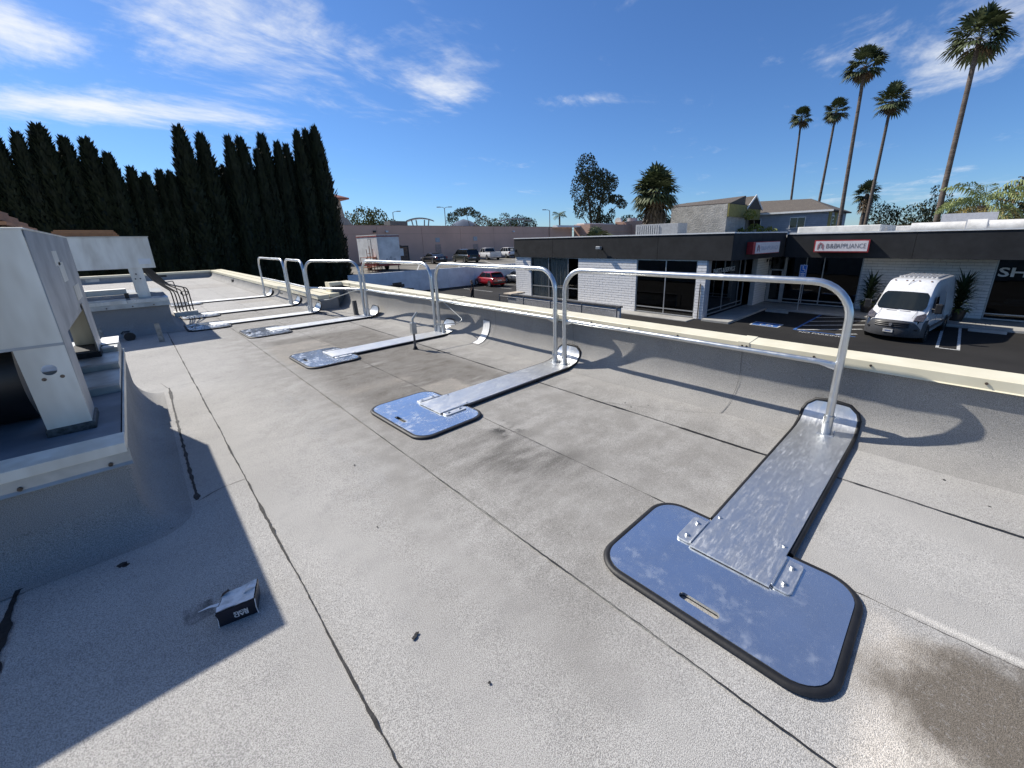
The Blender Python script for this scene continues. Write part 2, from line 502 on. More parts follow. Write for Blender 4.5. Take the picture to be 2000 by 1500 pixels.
HZ = mat('haze_blue_rock', (0.09, 0.115, 0.165), 0.95, var=0.1, vs=0.004, world_space=True)  # distance haze is put into the rock colour as blue
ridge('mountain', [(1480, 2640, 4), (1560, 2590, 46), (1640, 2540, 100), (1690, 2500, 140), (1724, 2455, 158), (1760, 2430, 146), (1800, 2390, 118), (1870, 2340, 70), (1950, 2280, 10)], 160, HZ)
HM = mat('scrub_hill', (0.10, 0.095, 0.05), 0.95, var=0.3, vs=0.02, world_space=True)
pts = []
for k in range(26):
    a = R(-12+k*3.0); D = 1500
    pts.append((D*math.cos(a), D*math.sin(a), 14+24*abs(noise.noise(Vector((k*0.37, 2.2, 0))))+(10 if 3 < k < 8 else 0)))
ridge('hills', pts, 300, HM)

# ================================================================== OUR ROOF
bld = thing('flat_roof_building', 'low commercial building with grey granulated flat roof and cream parapet coping', 'building', (0, 12, GZ), world=True)
# structural deck and walls under the membrane
MB().box(-14, 3.985, -6, 29.3, -0.35, -0.022).build('roof_deck', CONC, bld)
MB().box(4.06, 4.22, -6, 11.62, GZ, 0.555).build('wall', STUCCO, bld)
MB().box(3.745, 3.985, 11.62, 29.3, GZ, 0.30).build('wall', STUCCO, bld)
MB().box(-14, 3.744, 29.3, 29.5, GZ, 0.30).build('wall', STUCCO, bld)
MB().box(-14, 3.98, -6.2, -6, GZ, 0.5).build('wall', STUCCO, bld)


# membrane strips, each lapping over its neighbour by a real step
def strip(x0, x1, y0, y1, z, lap=0.0):
    mb = MB(); ny = max(2, int((y1-y0)/0.4)); rings = []
    for i in range(ny+1):
        y = y0+(y1-y0)*i/ny
        j0 = 0.006*noise.noise(Vector((x0*7, y*1.3, 0))); j1 = 0.006*noise.noise(Vector((x1*7, y*1.3, 0)))
        dz_ = 0.004*noise.noise(Vector((x0, y*0.5, 9)))
        rings.append([(x0+j0, y, z-0.03), (x1+j1+lap, y, z-0.03), (x1+j1+lap, y, z+dz_), ((x0+x1)/2, y, z+dz_*0.5+0.002), (x0+j0, y, z+dz_)])
    mb.loft(rings)
    return mb.build('membrane_strip', ROOF, bld)


SEAM_X = [-2.6, -1.65, -0.70, 0.275, 1.245, 2.09, 3.15, 3.735]
edges = [-14]+SEAM_X
for i in range(len(edges)-1):
    strip(edges[i], edges[i+1], -6, 29.3, 0.0+(0.0035 if i % 2 else 0.0))


def seam(pts, w=0.008, ragged=1.0, z=0.0065, step=0.02, bl=0.25):
    """bitumen bleed-out along a lap: a ragged ribbon of varying width"""
    mb = MB(); P = [Vector(p) for p in pts]; rg = []
    L = sum((P[i+1]-P[i]).length for i in range(len(P)-1)); n = max(4, int(L/step))
    for k in range(n+1):
        s = L*k/n; i = 0
        while i < len(P)-2 and s > (P[i+1]-P[i]).length: s -= (P[i+1]-P[i]).length; i += 1
        d = (P[i+1]-P[i]); q = P[i]+d.normalized()*s; nn = Vector((-d.y, d.x)).normalized()
        a = noise.noise(Vector((q.x*3.1, q.y*1.9, 1.7))); b = noise.noise(Vector((q.x*31, q.y*29, 4.0))); c = noise.noise(Vector((q.x*9, q.y*9, 8.0)))
        ww = w*(0.30+max(0, a)*1.5+abs(b)*0.35*ragged+max(0, c)*1.3*ragged)
        q = q+nn*(0.004*b+0.006*a)
        zz = z
        rg.append([(q.x-nn.x*ww*0.5, q.y-nn.y*ww*0.5, zz), (q.x+nn.x*ww*0.5, q.y+nn.y*ww*0.5, zz)])
    mb.loft(rg, cap=False, closed=False)
    return mb.build('bitumen_seam', BITUMEN, bld, fix=False)


for sx, w_ in ((0.275, 0.013), (1.245, 0.006), (2.09, 0.008), (3.15, 0.017), (3.735, 0.013)):
    seam([(sx, -1.2), (sx+0.004, 3), (sx, 12), (sx, 26)], w_, step=0.025)
seam([(0.04, 6.3), (0.02, 5.0), (0.0, 3.22)], 0.035, 1.2)
seam([(-0.02, 6.62), (0.03, 6.3), (0.275, 6.35)], 0.008)
seam([(0.0, 3.2), (0.12, 3.27), (0.275, 3.29)], 0.010)
seam([(-0.14, 2.97), (-0.4, 2.99), (-0.72, 3.05), (-1.5, 3.06)], 0.016)
seam([(-0.70, 3.06), (-0.73, 2.9), (-0.74, 2.6), (-0.76, 2.2)], 0.05, 1.3)
seam([(3.12, 2.35), (3.55, 1.48), (3.70, 1.30)], 0.004)
for (x_, y_, r_) in ((-0.36, 2.785, .022), (-0.345, 2.77, .016), (0.53, 1.31, .010), (0.545, 1.318, .009), (0.64, 0.94, .006), (0.72, 2.1, .005), (0.9, 2.9, .006), (3.3, 2.1, .008), (3.4, 1.9, .006), (3.25, 2.0, .007), (3.6, -0.2, .008), (3.4, -0.4, .006)):
    pl = [(x_+r_*(0.6+0.7*random.random())*math.cos(k*0.7), y_+r_*(0.6+0.7*random.random())*math.sin(k*0.7)) for k in range(9)]
    finish('tar_spot', setm(flat_mesh('tar_spot', [pl], 0.006, 0.002), BITUMEN), bld)


def sweep(profile, path_fn, t0, t1, step, name, m, jit=0.0, smooth=60, closed=False, cap=False):
    """profile (u,z) swept along a straight line; path_fn(t,u,z)->world"""
    mb = MB(); n = max(1, int(abs(t1-t0)/step)); rings = []
    for i in range(n+1):
        t = t0+(t1-t0)*i/n
        rings.append([path_fn(t, uu+jit*noise.noise(Vector((t*1.7, zz*4, 3.0)))+jit*0.5*noise.noise(Vector((t*6, zz*9, 5.0))), zz) for uu, zz in profile])
    mb.loft(rings, cap=cap, closed=closed)
    return mb.build(name, m, bld, smooth=smooth)


COVE = [(3.70, 0.004), (3.772, 0.012), (3.855, 0.034), (3.92, 0.072), (3.972, 0.125), (4.01, 0.185), (4.035, 0.26), (4.048, 0.34), (4.048, 0.46), (4.045, 0.565)]
sweep(COVE, lambda t, u_, z_: (u_, t, z_), -6, 11.55, 0.12, 'upstand_flashing', ROOF2, 0.010)
LOWC = [(3.02, 0.004), (3.08, 0.012), (3.14, 0.035), (3.20, 0.075), (3.24, 0.13), (3.26, 0.19), (3.27, 0.29)]
sweep(LOWC, lambda t, u_, z_: (u_, t, z_), 11.2, 29.2, 0.2, 'upstand_flashing', ROOF2, 0.012)
sweep([(29.0, 0.004), (29.1, 0.015), (29.18, 0.05), (29.24, 0.11), (29.27, 0.20), (29.27, 0.29)], lambda t, u_, z_: (t, u_, z_), -14, 3.2, 0.3, 'upstand_flashing', ROOF2, 0.012)
# return at the step between high and low parapet
MB().box(3.72, 4.05, 11.55, 11.75, 0.0, 0.555).build('parapet_return', ROOF2, bld, bevel=0.02)
MB().box(3.28, 3.742, 11.16, 29.25, 0.0, 0.275).build('parapet_core', ROOF2, bld, bevel=0.01)


def coping(y0, y1, xi, xo, zt, lip=0.088):
    prof = [(xi-0.010, zt-lip), (xi, zt-lip+0.008), (xi, zt-0.012), (xi+0.004, zt-0.008), (xo, zt+0.006), (xo, zt-lip), (xo-0.012, zt-lip), (xo-0.012, zt-0.02), (xi+0.012, zt-0.03), (xi+0.012, zt-lip+0.005)]
    return MB().prism(prof, y0, y1, 'y').build('coping_section', CAP, bld)


yy = -6.0
joints = []
while yy < 11.3:
    y1 = min(yy+2.43, 11.80)
    if 11.80-y1 < 0.6: y1 = 11.80
    coping(yy+0.002, y1-0.002, 4.015, 4.24, 0.642); joints.append(y1); yy = y1
    if y1 >= 11.79: break
for jy in joints[:-1]:
    MB().prism([(4.010, 0.557), (4.010, 0.637), (4.243, 0.654), (4.243, 0.650), (4.014, 0.632), (4.014, 0.557)], jy-0.05, jy+0.05, 'y').build('joint_cover', CAP, bld)
# return coping and end cap
MB().box(3.70, 4.013, 11.50, 11.80, 0.555, 0.644).build('coping_section', CAP, bld, bevel=0.004)
MB().box(3.685, 3.74, 11.49, 11.83, 0.28, 0.648).build('coping_end_cap', CAP, bld, bevel=0.004)
yy = 11.16
while yy < 29.2:
    y1 = min(yy+2.9, 29.5)
    MB().prism([(3.255, 0.275), (3.255, 0.372), (3.53, 0.378), (3.53, 0.275)], yy+0.003, y1-0.003, 'y').build('coping_section', CAP, bld, bevel=0.004)
    MB().prism([(3.545, 0.295), (3.545, 0.392), (3.79, 0.398), (3.79, 0.285)], yy+0.003, y1-0.003, 'y').build('coping_section', CAP, bld, bevel=0.004)
    yy = y1
xx = -14.0
while xx < 3.2:
    x1 = min(xx+2.9, 3.25)
    MB().prism([(29.24, 0.275), (29.24, 0.372), (29.55, 0.38), (29.55, 0.28)], xx+0.003, x1-0.003, 'x').build('coping_section', CAP, bld, bevel=0.004)
    xx = x1
# exposed screws with washers along the coping face
SCREWM = mat('rusty_screw', (0.16, 0.12, 0.09), 0.5, 0.5, var=0.3, vs=60)
scr = None
for y_ in [-0.28, 0.34, 0.72, 1.26, 1.30, 1.95, 2.55, 3.1, 3.75, 4.25, 4.9, 5.5, 6.2, 6.9, 7.5, 8.2, 8.9, 9.6, 10.3, 11.0]:
    mb = MB().cyl((4.007, y_, 0.60), 0.009, 0.006, 10, 'x').cyl((4.001, y_, 0.60), 0.005, 0.008, 6, 'x')
    mb.build('coping_screw', SCREWM, bld)
# white brush-painted patch running down the upstand
mb = MB(); rg = []
for (u_, z_) in COVE[1:8]:
    k = z_/0.42
    y0 = 5.16+0.05*k+0.008*noise.noise(Vector((z_*30, 0, 0))); y1 = 5.33+0.05*k+0.008*noise.noise(Vector((z_*30, 5, 0)))
    rg.append([(u_-0.012, y0, z_+0.006), (u_-0.014, (y0*2+y1)/3, z_+0.006), (u_-0.014, (y0+2*y1)/3, z_+0.006), (u_-0.012, y1, z_+0.006)])
mb.loft(rg, cap=False, closed=False)
mb.build('paint_patch', mat('brushed_white_paint', (0.82, 0.81, 0.78), 0.6, var=0.10, vs=9, stretch=(1, 6, 0.6)), bld, smooth=60, fix=False)
# membrane laps on the upstand, seen as dark vertical joints
for y_ in (1.30, 3.42, 5.05, 7.3, 8.9, 10.4):
    mb = MB(); rg = []
    for (u_, z_) in COVE:
        w_ = 0.0022+0.002*noise.noise(Vector((z_*20, y_, 0))); yj = y_+0.012*noise.noise(Vector((z_*5, y_, 0)))
        rg.append([(u_-0.009, yj-w_, z_+0.004), (u_-0.009, yj+w_, z_+0.004)])
    mb.loft(rg, cap=False, closed=False).build('upstand_joint', mat('grey_joint', (0.16, 0.16, 0.16), 0.9), bld, fix=False)
# scupper openings in the low parapet and far wall
for (a, b) in (((3.245, 14.55), (3.27, 14.85)), ((3.2, 22.6), (3.27, 22.9))):
    MB().box(a[0], b[0], a[1], b[1], 0.035, 0.20).build('scupper', BLACKM, bld)
    MB().box(a[0]-0.004, b[0]-0.006, a[1]-0.03, b[1]+0.03, 0.015, 0.032).build('scupper_frame', FLASH, bld)
MB().box(1.0, 1.35, 29.255, 29.30, 0.10, 0.26).build('scupper', BLACKM, bld)
MB().box(-1.62, -1.15, 29.23, 29.262, 0.10, 0.25).build('scupper_plate', FLASH, bld)


# ================================================================== GUARDRAIL: weighted bases
def make_base(label, loc, rz, n_socket, dirty=0):
    t = thing('guardrail_ballast', label, 'guardrail ballast', loc, rz, 'weighted guardrail bases')
    # plate 0..0.70 along x, +-0.50 across; slot handle near the free edge
    outer = rrect(0.018, 0.69, -0.485, 0.485, 0.13, 8)
    slot = rrect(0.075, 0.112, -0.09, 0.09, 0.018, 5)
    finish('weight_plate', setm(flat_mesh('weight_plate', [outer, slot], 0.016, 0.014), GALV), t)
    path = [(p[0], p[1], 0.017) for p in rrect(0.005, 0.703, -0.498, 0.498, 0.14, 8)]
    # rubber edge, open where the arm leaves
    ring = [(0.703, 0.215, 0.017)]
    for p in path: ring.append(p)
    ring.append((0.703, -0.215, 0.017))
    MB().tube(ring, 0.0125, 8, flat=[1.6]*len(ring)).build('rubber_edge', RUBBER, t, smooth=50)
    finish('rubber_mat', setm(flat_mesh('rubber_mat', [rrect(0.03, 0.68, -0.47, 0.47, 0.12, 6), rrect(0.070, 0.117, -0.095, 0.095, 0.02, 5)], 0.003, 0.0125), RUBBER), t)
    # arm with its end curled up against the flashing
    prof = [(0.405, 0.040), (0.70, 0.040), (0.75, 0.036), (2.28, 0.036), (2.39, 0.040), (2.47, 0.058), (2.525, 0.092), (2.56, 0.14), (2.58, 0.19), (2.59, 0.235)]
    def hw(i):
        return 0.19 if i < 7 else (0.186, 0.165, 0.115)[i-7]
    rings = []
    for i, (px, pz) in enumerate(prof):
        a = prof[max(0, i-1)]; b = prof[min(len(prof)-1, i+1)]
        tx, tz = b[0]-a[0], b[1]-a[1]; l = math.hypot(tx, tz); nx, nz_ = -tz/l*0.005, tx/l*0.005
        h = hw(i); row = []
        ws = [-h+2*h*k/6 for k in range(7)]
        rings.append([(px-nx, w, pz-nz_) for w in ws]+[(px+nx, w, pz+nz_) for w in reversed(ws)])
    MB().loft(rings).build('arm', GALVARM, t, smooth=40)
    edge = [(0.72, -0.20, 0.022)]+[(2.28, -0.20, 0.028), (2.39, -0.20, 0.034), (2.47, -0.20, 0.055), (2.527, -0.198, 0.09), (2.563, -0.196, 0.14), (2.584, -0.176, 0.19), (2.594, -0.12, 0.24), (2.596, -0.04, 0.25)]
    edge = edge+[(p[0], -p[1], p[2]) for p in reversed(edge)]
    MB().tube(edge, 0.012, 8, flat=[1.3]*len(edge)).build('rubber_edge', RUBBER, t, smooth=50)
    MB().box(0.72, 2.30, -0.185, 0.185, 0.003, 0.029).build('rubber_mat', RUBBER, t)
    for s in (-1, 1):
        # angle bracket bolting the arm to the plate
        y0 = s*0.192; y1 = s*0.275
        br = MB().prism(rrect(0.42, 0.655, min(y0, y1), max(y0, y1), 0.02, 4), 0.031, 0.041)
        br.box(0.42, 0.655, min(y0, y0+s*0.008), max(y0, y0+s*0.008), 0.041, 0.052)
        br.build('bracket', GALVARM, t, bevel=0.002)
        for bx_ in (0.47, 0.60):
            MB().cyl((bx_, s*0.235, 0.041), 0.014, 0.003, 10).cyl((bx_, s*0.235, 0.044), 0.010, 0.009, 6).build('bolt', PIPE, t)
        MB().cyl((0.735, s*0.165, 0.0405), 0.010, 0.009, 6).build('bolt', PIPE, t)
        if n_socket == 2 or (n_socket == 1 and s == -1):
            yy_ = s*0.08 if n_socket == 2 else -0.02
            so = MB().cyl((2.38, yy_, 0.045), 0.036, 0.155, 16)
            so.box(2.335, 2.425, yy_-0.055, yy_+0.055, 0.043, 0.049)
            so.cyl((2.336, yy_, 0.15), 0.010, 0.012, 8, 'x')
            so.build('socket', PIPE, t, smooth=40)
            MB().tube([(2.345, yy_, 0.15), (2.325, yy_, 0.15)], 0.008, 6).build('set_screw', PIPE, t)
            pin = [(2.38+0.02*math.cos(a_)+0.02, yy_-0.05, 0.06+0.014*math.sin(a_)) for a_ in [k*0.7 for k in range(10)]]
            MB().tube(pin, 0.0025, 5).build('lock_pin', PIPE, t)
    return t


bases = [('weighted galvanised guardrail base with rubber rim, nearest to the viewer', (1.40, 0.525, 0), 0.0, 1),
         ('galvanised guardrail base with two posts beside the dark brown stain', (1.415, 3.36, 0), R(1.9), 2),
         ('galvanised guardrail base with the upright pipe and box standing next to its arm', (1.43, 6.27, 0), R(1.6), 2),
         ('galvanised guardrail base in front of the step in the parapet', (1.28, 9.14, 0), R(1.5), 2),
         ('galvanised guardrail base whose plate lies by the corner of the far equipment curb', (0.58, 10.84, 0), R(0.6), 2),
         ('galvanised guardrail base with its plate end behind the black pipes', (0.64, 12.72, 0), R(0.6), 2),
         ('farthest galvanised guardrail base, beside the square scupper', (0.63, 15.77, 0), 0.0, 1)]
for lb, lc, rz, ns in bases: make_base(lb, lc, rz, ns)


def make_rail(label, a, b, zt=1.25, zm=0.625):
    """bent galvanised tube frame from post foot a to post foot b with a flattened mid rail"""
    a, b = Vector((*a, 0.0)), Vector((*b, 0.0)); c = (a+b)/2; d = (b-a); L = d.length; rz = math.atan2(d.y, d.x)
    t = thing('guardrail_section', label, 'guardrail', (c.x, c.y, 0), rz, 'galvanised guardrail sections')
    h = L/2; rb = min(0.27, L*0.2)
    path = [(-h, 0, 0.05), (-h, 0, zt-rb)]
    for k in range(1, 9):
        an = R(180-90*k/8); path.append((-h+rb+rb*math.cos(an), 0, zt-rb+rb*math.sin(an)))
    n_ = 6
    for k in range(1, n_): path.append((-h+rb+(L-2*rb)*k/n_, 0.003*math.sin(k*2.1), zt+0.002*math.sin(k*1.7)))
    for k in range(0, 9):
        an = R(90-90*k/8); path.append((h-rb+rb*math.cos(an), 0, zt-rb+rb*math.sin(an)))
    path.append((h, 0, 0.05))
    MB().tube(path, 0.0285, 14).build('tube_frame', PIPE, t, smooth=50)
    mp = [(-h+0.012, 0, zm-0.018), (-h+0.06, 0, zm-0.012), (-h+0.13, 0, zm)]+[(-h+0.13+(L-0.26)*k/5, 0, zm) for k in range(1, 5)]+[(h-0.13, 0, zm), (h-0.06, 0, zm-0.012), (h-0.012, 0, zm-0.018)]
    fl = [0.25, 0.3, 1, 1, 1, 1, 1, 1, 0.3, 0.25]
    rr = [0.028, 0.027, 0.0195, 0.0195, 0.0195, 0.0195, 0.0195, 0.0195, 0.027, 0.028]
    fl = (fl*2)[:len(mp)]; fl[-2:] = [0.3, 0.25]; rr = [0.023]*len(mp); rr[0] = rr[-1] = 0.032; rr[1] = rr[-2] = 0.031
    MB().tube(mp, rr, 12, flat=fl).build('mid_rail', PIPE, t, smooth=50)
    return t


make_rail('nearest galvanised guardrail section, ending at the big bend on the right', (3.785, 0.505), (3.785, 3.345))
make_rail('guardrail section between the nearest one and the upright pipe with the box', (3.785, 3.505), (3.785, 6.335))
make_rail('guardrail section in front of the light blue retaining wall and the white trailer', (3.775, 6.47), (3.665, 9.16))
make_rail('guardrail section set diagonally across the step in the parapet', (3.64, 9.29), (2.975, 10.79))
make_rail('short narrow guardrail section, second from the far end', (2.97, 10.93), (3.02, 12.66))
make_rail('farthest guardrail section, beyond the short one', (3.02, 12.84), (3.02, 15.75))

# ================================================================== ROOFTOP EQUIPMENT
def curb(t, x0, x1, y0, y1, zt, cove=0.22):
    """membrane-flashed curb: coved upstand on front and right, metal counterflashing above"""
    prof = []
    for k in range(8):
        a = R(90*k/7); prof.append((cove*(1-math.sin(a)), cove*(1-math.cos(a))))
    prof.append((0.0, zt-0.10))
    rings = []
    for (o, z_) in prof:
        z_ = max(z_, 0.006)
        pts = [(x0, y0-o, z_)]
        for k in range(5):
            a = R(270+90*k/4); c_ = o*0.9+0.02
            pts.append((x1-0.02+c_*math.cos(a)+0.0, y0+0.02+c_*math.sin(a), z_))
        pts.append((x1+o, y1, z_)); rings.append(pts)
    MB().loft(rings, cap=False, closed=False).build('curb_upstand', ROOF2, t, smooth=50)
    return t


t = thing('equipment_curb', 'near grey membrane curb with metal flashing under the big white air duct', 'equipment curb', (-1.2, 3.1, 0), world=True)
curb(t, -3.6, -0.235, 3.09, 6.15, 0.58)
MB().box(-3.6, -0.245, 3.10, 6.15, 0.02, 0.535).build('curb_core', BLUEM, t)
MB().prism([(3.045, 0.575), (3.19, 0.592), (3.19, 0.584), (3.055, 0.560), (3.05, 0.52), (3.043, 0.52)], -3.6, -0.222, 'x').build('top_flashing', UNITM, t, bevel=0.002)
MB().prism([(3.062, 0.535), (3.058, 0.455), (3.045, 0.44), (3.041, 0.445), (3.052, 0.46), (3.056, 0.535)], -3.6, -0.215, 'x').build('counter_flashing', FLASH, t, bevel=0.001)
for x_ in (-0.30, -0.62, -0.95, -1.4): MB().cyl((x_, 3.040, 0.470), 0.010, 0.014, 8, 'y').build('flashing_screw', SCREWM, t)
MB().prism([(-0.222, 0.575), (-0.232, 0.575), (-0.236, 0.50), (-0.226, 0.50)], 3.05, 6.15, 'y').build('side_flashing', FLASH, t)
MB().box(-3.6, -0.24, 3.19, 4.28, 0.53, 0.565).build('deck_sheet', BLUEM, t, bevel=0.004)
for (a, b, z_) in ((4.29, 4.90, 0.615), (4.93, 5.50, 0.66), (5.53, 6.16, 0.70)):
    p = MB().prism([(a, 0.54), (a, z_), (a+0.03, z_+0.012), (a+0.05, z_), (b-0.02, z_+0.004), (b, z_+0.004), (b, 0.54)], -3.6, -0.238, 'x')
    p.build('deck_pan', FLASH, t, bevel=0.003)
MB().box(-0.36, -0.232, 5.72, 6.17, 0.706, 0.712).build('loose_cover', WHITE, t)

# big duct unit on legs
t = thing('air_duct_unit', 'large white sheet metal air duct on legs, nearest at the left edge', 'air duct', (-0.9, 3.5, 0.6), world=True)
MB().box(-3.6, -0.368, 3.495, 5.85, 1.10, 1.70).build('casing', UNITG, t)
hole = [(-0.445+0.031*math.cos(k*R(15)), 0.955+0.031*math.sin(k*R(15))) for k in range(24)]
fp = [(-3.6, 1.085), (-0.545, 1.10), (-0.533, 0.575), (-0.353, 0.575), (-0.362, 1.712), (-3.6, 1.712)]
me = flat_mesh('front_panel', [fp, hole], 0, 0.006); me.transform(Matrix.Translation((0, 3.492, 0)) @ Matrix.Rotation(R(90), 4, 'X'))
finish('front_panel', setm(me, UNITM), t)
sp = [(3.495, 0.575), (3.78, 0.575), (3.80, 1.12), (5.22, 1.17), (5.36, 0.655), (5.86, 0.655), (5.86, 1.72), (3.495, 1.712)]
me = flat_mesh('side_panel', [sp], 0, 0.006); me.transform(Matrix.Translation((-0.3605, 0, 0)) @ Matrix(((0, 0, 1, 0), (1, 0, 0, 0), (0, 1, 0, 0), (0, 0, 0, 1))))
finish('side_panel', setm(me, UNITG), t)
MB().box(-3.6, -0.352, 3.483, 5.87, 1.712, 1.722).build('top_panel', UNITM, t, bevel=0.002)
MB().box(-3.6, -0.357, 3.484, 3.489, 1.085, 1.10).build('front_seam', UNITG, t)
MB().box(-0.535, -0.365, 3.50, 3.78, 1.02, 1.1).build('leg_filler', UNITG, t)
MB().box(-0.372, -0.366, 5.40, 5.86, 0.66, 1.11).build('leg_plate', UNITM, t)
MB().box(-0.53, -0.36, 5.84, 5.858, 0.66, 1.11).build('leg_plate', UNITM, t)
for x_, z_ in ((-0.475, 0.905), (-0.405, 0.908)): MB().cyl((x_, 3.484, z_), 0.010, 0.006, 10, 'y').build('panel_bolt', SCREWM, t)
MB().box(-0.544, -0.342, 3.476, 3.79, 0.562, 0.612).build('tarred_foot', mat('smeared_tar', (0.012, 0.012, 0.012), 0.6, var=0.1, vs=34, col2=(0.09, 0.09, 0.085)), t, bevel=0.008)
MB().box(-0.545, -0.345, 5.34, 5.88, 0.66, 0.712).build('tarred_foot', BITUMEN, t, bevel=0.008)
for (y0, y1, z0, z1) in ((4.35, 4.62, 1.50, 1.60), (4.5, 4.8, 1.38, 1.52), (5.0, 5.5, 1.20, 1.32)):
    MB().box(-0.3572, -0.352, y0, y1, z0, z1).build('patch_plate', UNITM, t)
WOODM = mat('brown_louvre', (0.30, 0.155, 0.075), 0.6, var=0.15, vs=3)
for k in range(9):
    z0 = 1.725+k*0.04; o = k*0.042
    MB().box(-3.4+o, -0.46-o, 4.30+o, 5.75-o*0.5, z0, z0+0.024).build('louvre_slat', WOODM, t)
MB().box(-3.0, -0.9, 4.7, 5.4, 1.722, 2.04).build('louvre_core', DARKIN, t)
MB().cyl((-1.5, 4.05, 0.86), 0.30, 0.9, 28, 'x').build('blower_drum', BLACKM, t, smooth=40)

t = thing('equipment_curb', 'far grey membrane curb with blue-grey flashing, behind the near air duct', 'equipment curb', (-0.8, 10.9, 0), world=True)
curb(t, -4.2, 0.42, 10.86, 13.4, 0.70, 0.26)
MB().box(-4.2, 0.41, 10.87, 13.4, 0.02, 0.66).build('curb_core', BLUEM, t)
MB().prism([(10.80, 0.68), (10.98, 0.70), (10.98, 0.69), (10.81, 0.665), (10.806, 0.615), (10.80, 0.615)], -4.2, -0.16, 'x').build('top_flashing', UNITM, t)
MB().prism([(10.80, 0.68), (10.98, 0.70), (10.98, 0.69), (10.81, 0.665), (10.806, 0.615), (10.80, 0.615)], -0.155, 0.435, 'x').build('top_flashing', mat('blue_zinc', (0.42, 0.47, 0.52), 0.3, 0.6, var=0.1), t)
MB().prism([(10.82, 0.63), (10.815, 0.535), (10.805, 0.53), (10.812, 0.63)], -4.2, 0.44, 'x').build('counter_flashing', FLASH, t)
for x_ in (-0.45, -0.1, 0.2): MB().cyl((x_, 10.795, 0.56), 0.012, 0.016, 8, 'y').build('flashing_screw', SCREWM, t)
MB().box(-4.2, 0.43, 10.98, 13.4, 0.655, 0.694).build('deck_sheet', BLUEM, t, bevel=0.004)
MB().box(-4.2, -0.14, 12.2, 12.42, 0.69, 0.80).build('rear_ledge', WHITE, t, bevel=0.004)
MB().box(-0.17, -0.11, 11.05, 11.12, 0.69, 0.79).build('clip', BLACKM, t)

t = thing('air_duct_unit', 'far white sheet metal air duct on one slanted leg, in front of the cypress trees', 'air duct', (-0.3, 11.0, 0.7), world=True)
MB().box(-4.2, 0.385, 11.005, 12.6, 1.245, 1.815).build('casing', UNITM, t, bevel=0.004)
MB().box(-4.2, 0.395, 10.99, 12.62, 1.818, 1.83).build('top_panel', UNITM, t)
MB().box(0.16, 0.34, 10.998, 11.004, 1.32, 1.42).build('patch_plate', WHITE, t)
lg = MB(); lg.prism([(0.02, 0.695), (0.20, 0.695), (0.185, 1.25), (-0.015, 1.25)], 11.02, 11.06, 'y'); lg.build('leg', UNITM, t, bevel=0.003)
lg = MB(); lg.prism([(0.0, 0.695), (0.20, 0.695), (0.20, 1.25), (0.0, 1.25)], 12.4, 12.44, 'y'); lg.build('leg', UNITM, t)
for x_, z_ in ((0.075, 1.14), (0.05, 1.05), (0.12, 1.05)): MB().cyl((x_, 11.012, z_), 0.012, 0.01, 10, 'y').build('panel_bolt', BLACKM, t)
for k in range(5):
    z0 = 1.832+k*0.03; o = k*0.02
    MB().box(-0.95+o, 0.02-o, 12.0+o, 12.58-o*0.2, z0, z0+0.022).build('louvre_slat', WOODM, t)
MB().box(-0.9, -0.08, 12.08, 12.5, 1.83, 1.95).build('louvre_core', WOODM, t)

# black refrigerant pipes dropping from the far unit into a pitch pan
t = thing('refrigerant_pipes', 'cluster of thin black pipes bending down from the far air duct', 'pipes', (0.78, 13.1, 0), world=True)
for k in range(6):
    xa = 0.60+k*0.065; ya = 12.98+0.05*(k % 3)
    pth = arc_path([(0.16+k*0.03, 11.15+0.12*k, 1.26-0.01*k), (0.30+k*0.05, 11.5+k*0.15, 0.98-0.03*k), (xa, ya, 0.62-0.03*(k % 3)+(0.10 if k > 3 else 0)), (xa+0.01, ya+0.01, 0.05)], 0.14, 6)
    MB().tube(pth, 0.013, 7).build('pipe', BLACKM, t, smooth=60)
MB().tube(arc_path([(0.40, 12.3, 0.86), (0.68, 12.9, 0.86), (0.72, 13.0, 0.55)], 0.05), 0.010, 7).build('pipe', BLACKM, t, smooth=60)
MB().tube([(0.58, 12.95, 0.22), (0.98, 13.1, 0.24)], 0.010, 7).build('cross_brace', BLACKM, t, smooth=60)
MB().tube([(0.84+0.07*math.cos(k*0.6), 13.05, 0.55+0.05*math.sin(k*0.6)) for k in range(11)], 0.011, 7).build('coil', BLACKM, t, smooth=60)
MB().box(0.55, 1.0, 12.9, 13.25, 0.004, 0.12).build('pitch_pan', UNITM, t, bevel=0.006)

# small uprights and loose bits on the roof
STUBM = mat('weathered_post', (0.36, 0.35, 0.31), 0.8, var=0.2, vs=14)
for lb, (x_, y_), h, w_ in (('weathered grey stub post beside the silver can, nearer the near duct leg', (-0.60, 10.35), 0.29, 0.075), ('weathered grey stub post right of the silver can', (0.15, 9.72), 0.34, 0.075), ('dark grey square stub post in front of the parapet step', (3.62, 9.75), 0.34, 0.085)):
    s_ = MB(); s_.loft([[(x_-w_/2, y_-w_/2, 0.0), (x_+w_/2, y_-w_/2, 0.0), (x_+w_/2, y_+w_/2, 0.0), (x_-w_/2, y_+w_/2, 0.0)], [(x_-w_*0.46-0.01, y_-w_/2, h), (x_+w_*0.46-0.01, y_-w_/2, h), (x_+w_*0.46-0.01, y_+w_/2, h-0.012), (x_-w_*0.46-0.01, y_+w_/2, h-0.012)]])
    s_.box(x_-w_*0.52, x_+w_*0.52, y_-w_*0.55, y_+w_*0.55, 0.0, 0.03)
    tag(s_.build('stub_post', STUBM if x_ < 3 else mat('dark_post', (0.10, 0.10, 0.10), 0.7), bevel=0.004), lb, 'post', 'stub posts on the roof')
t = thing('metal_can', 'silver metal can with black strap lying in the shade by the far curb', 'can', (-0.27, 10.38, 0.0), R(12))
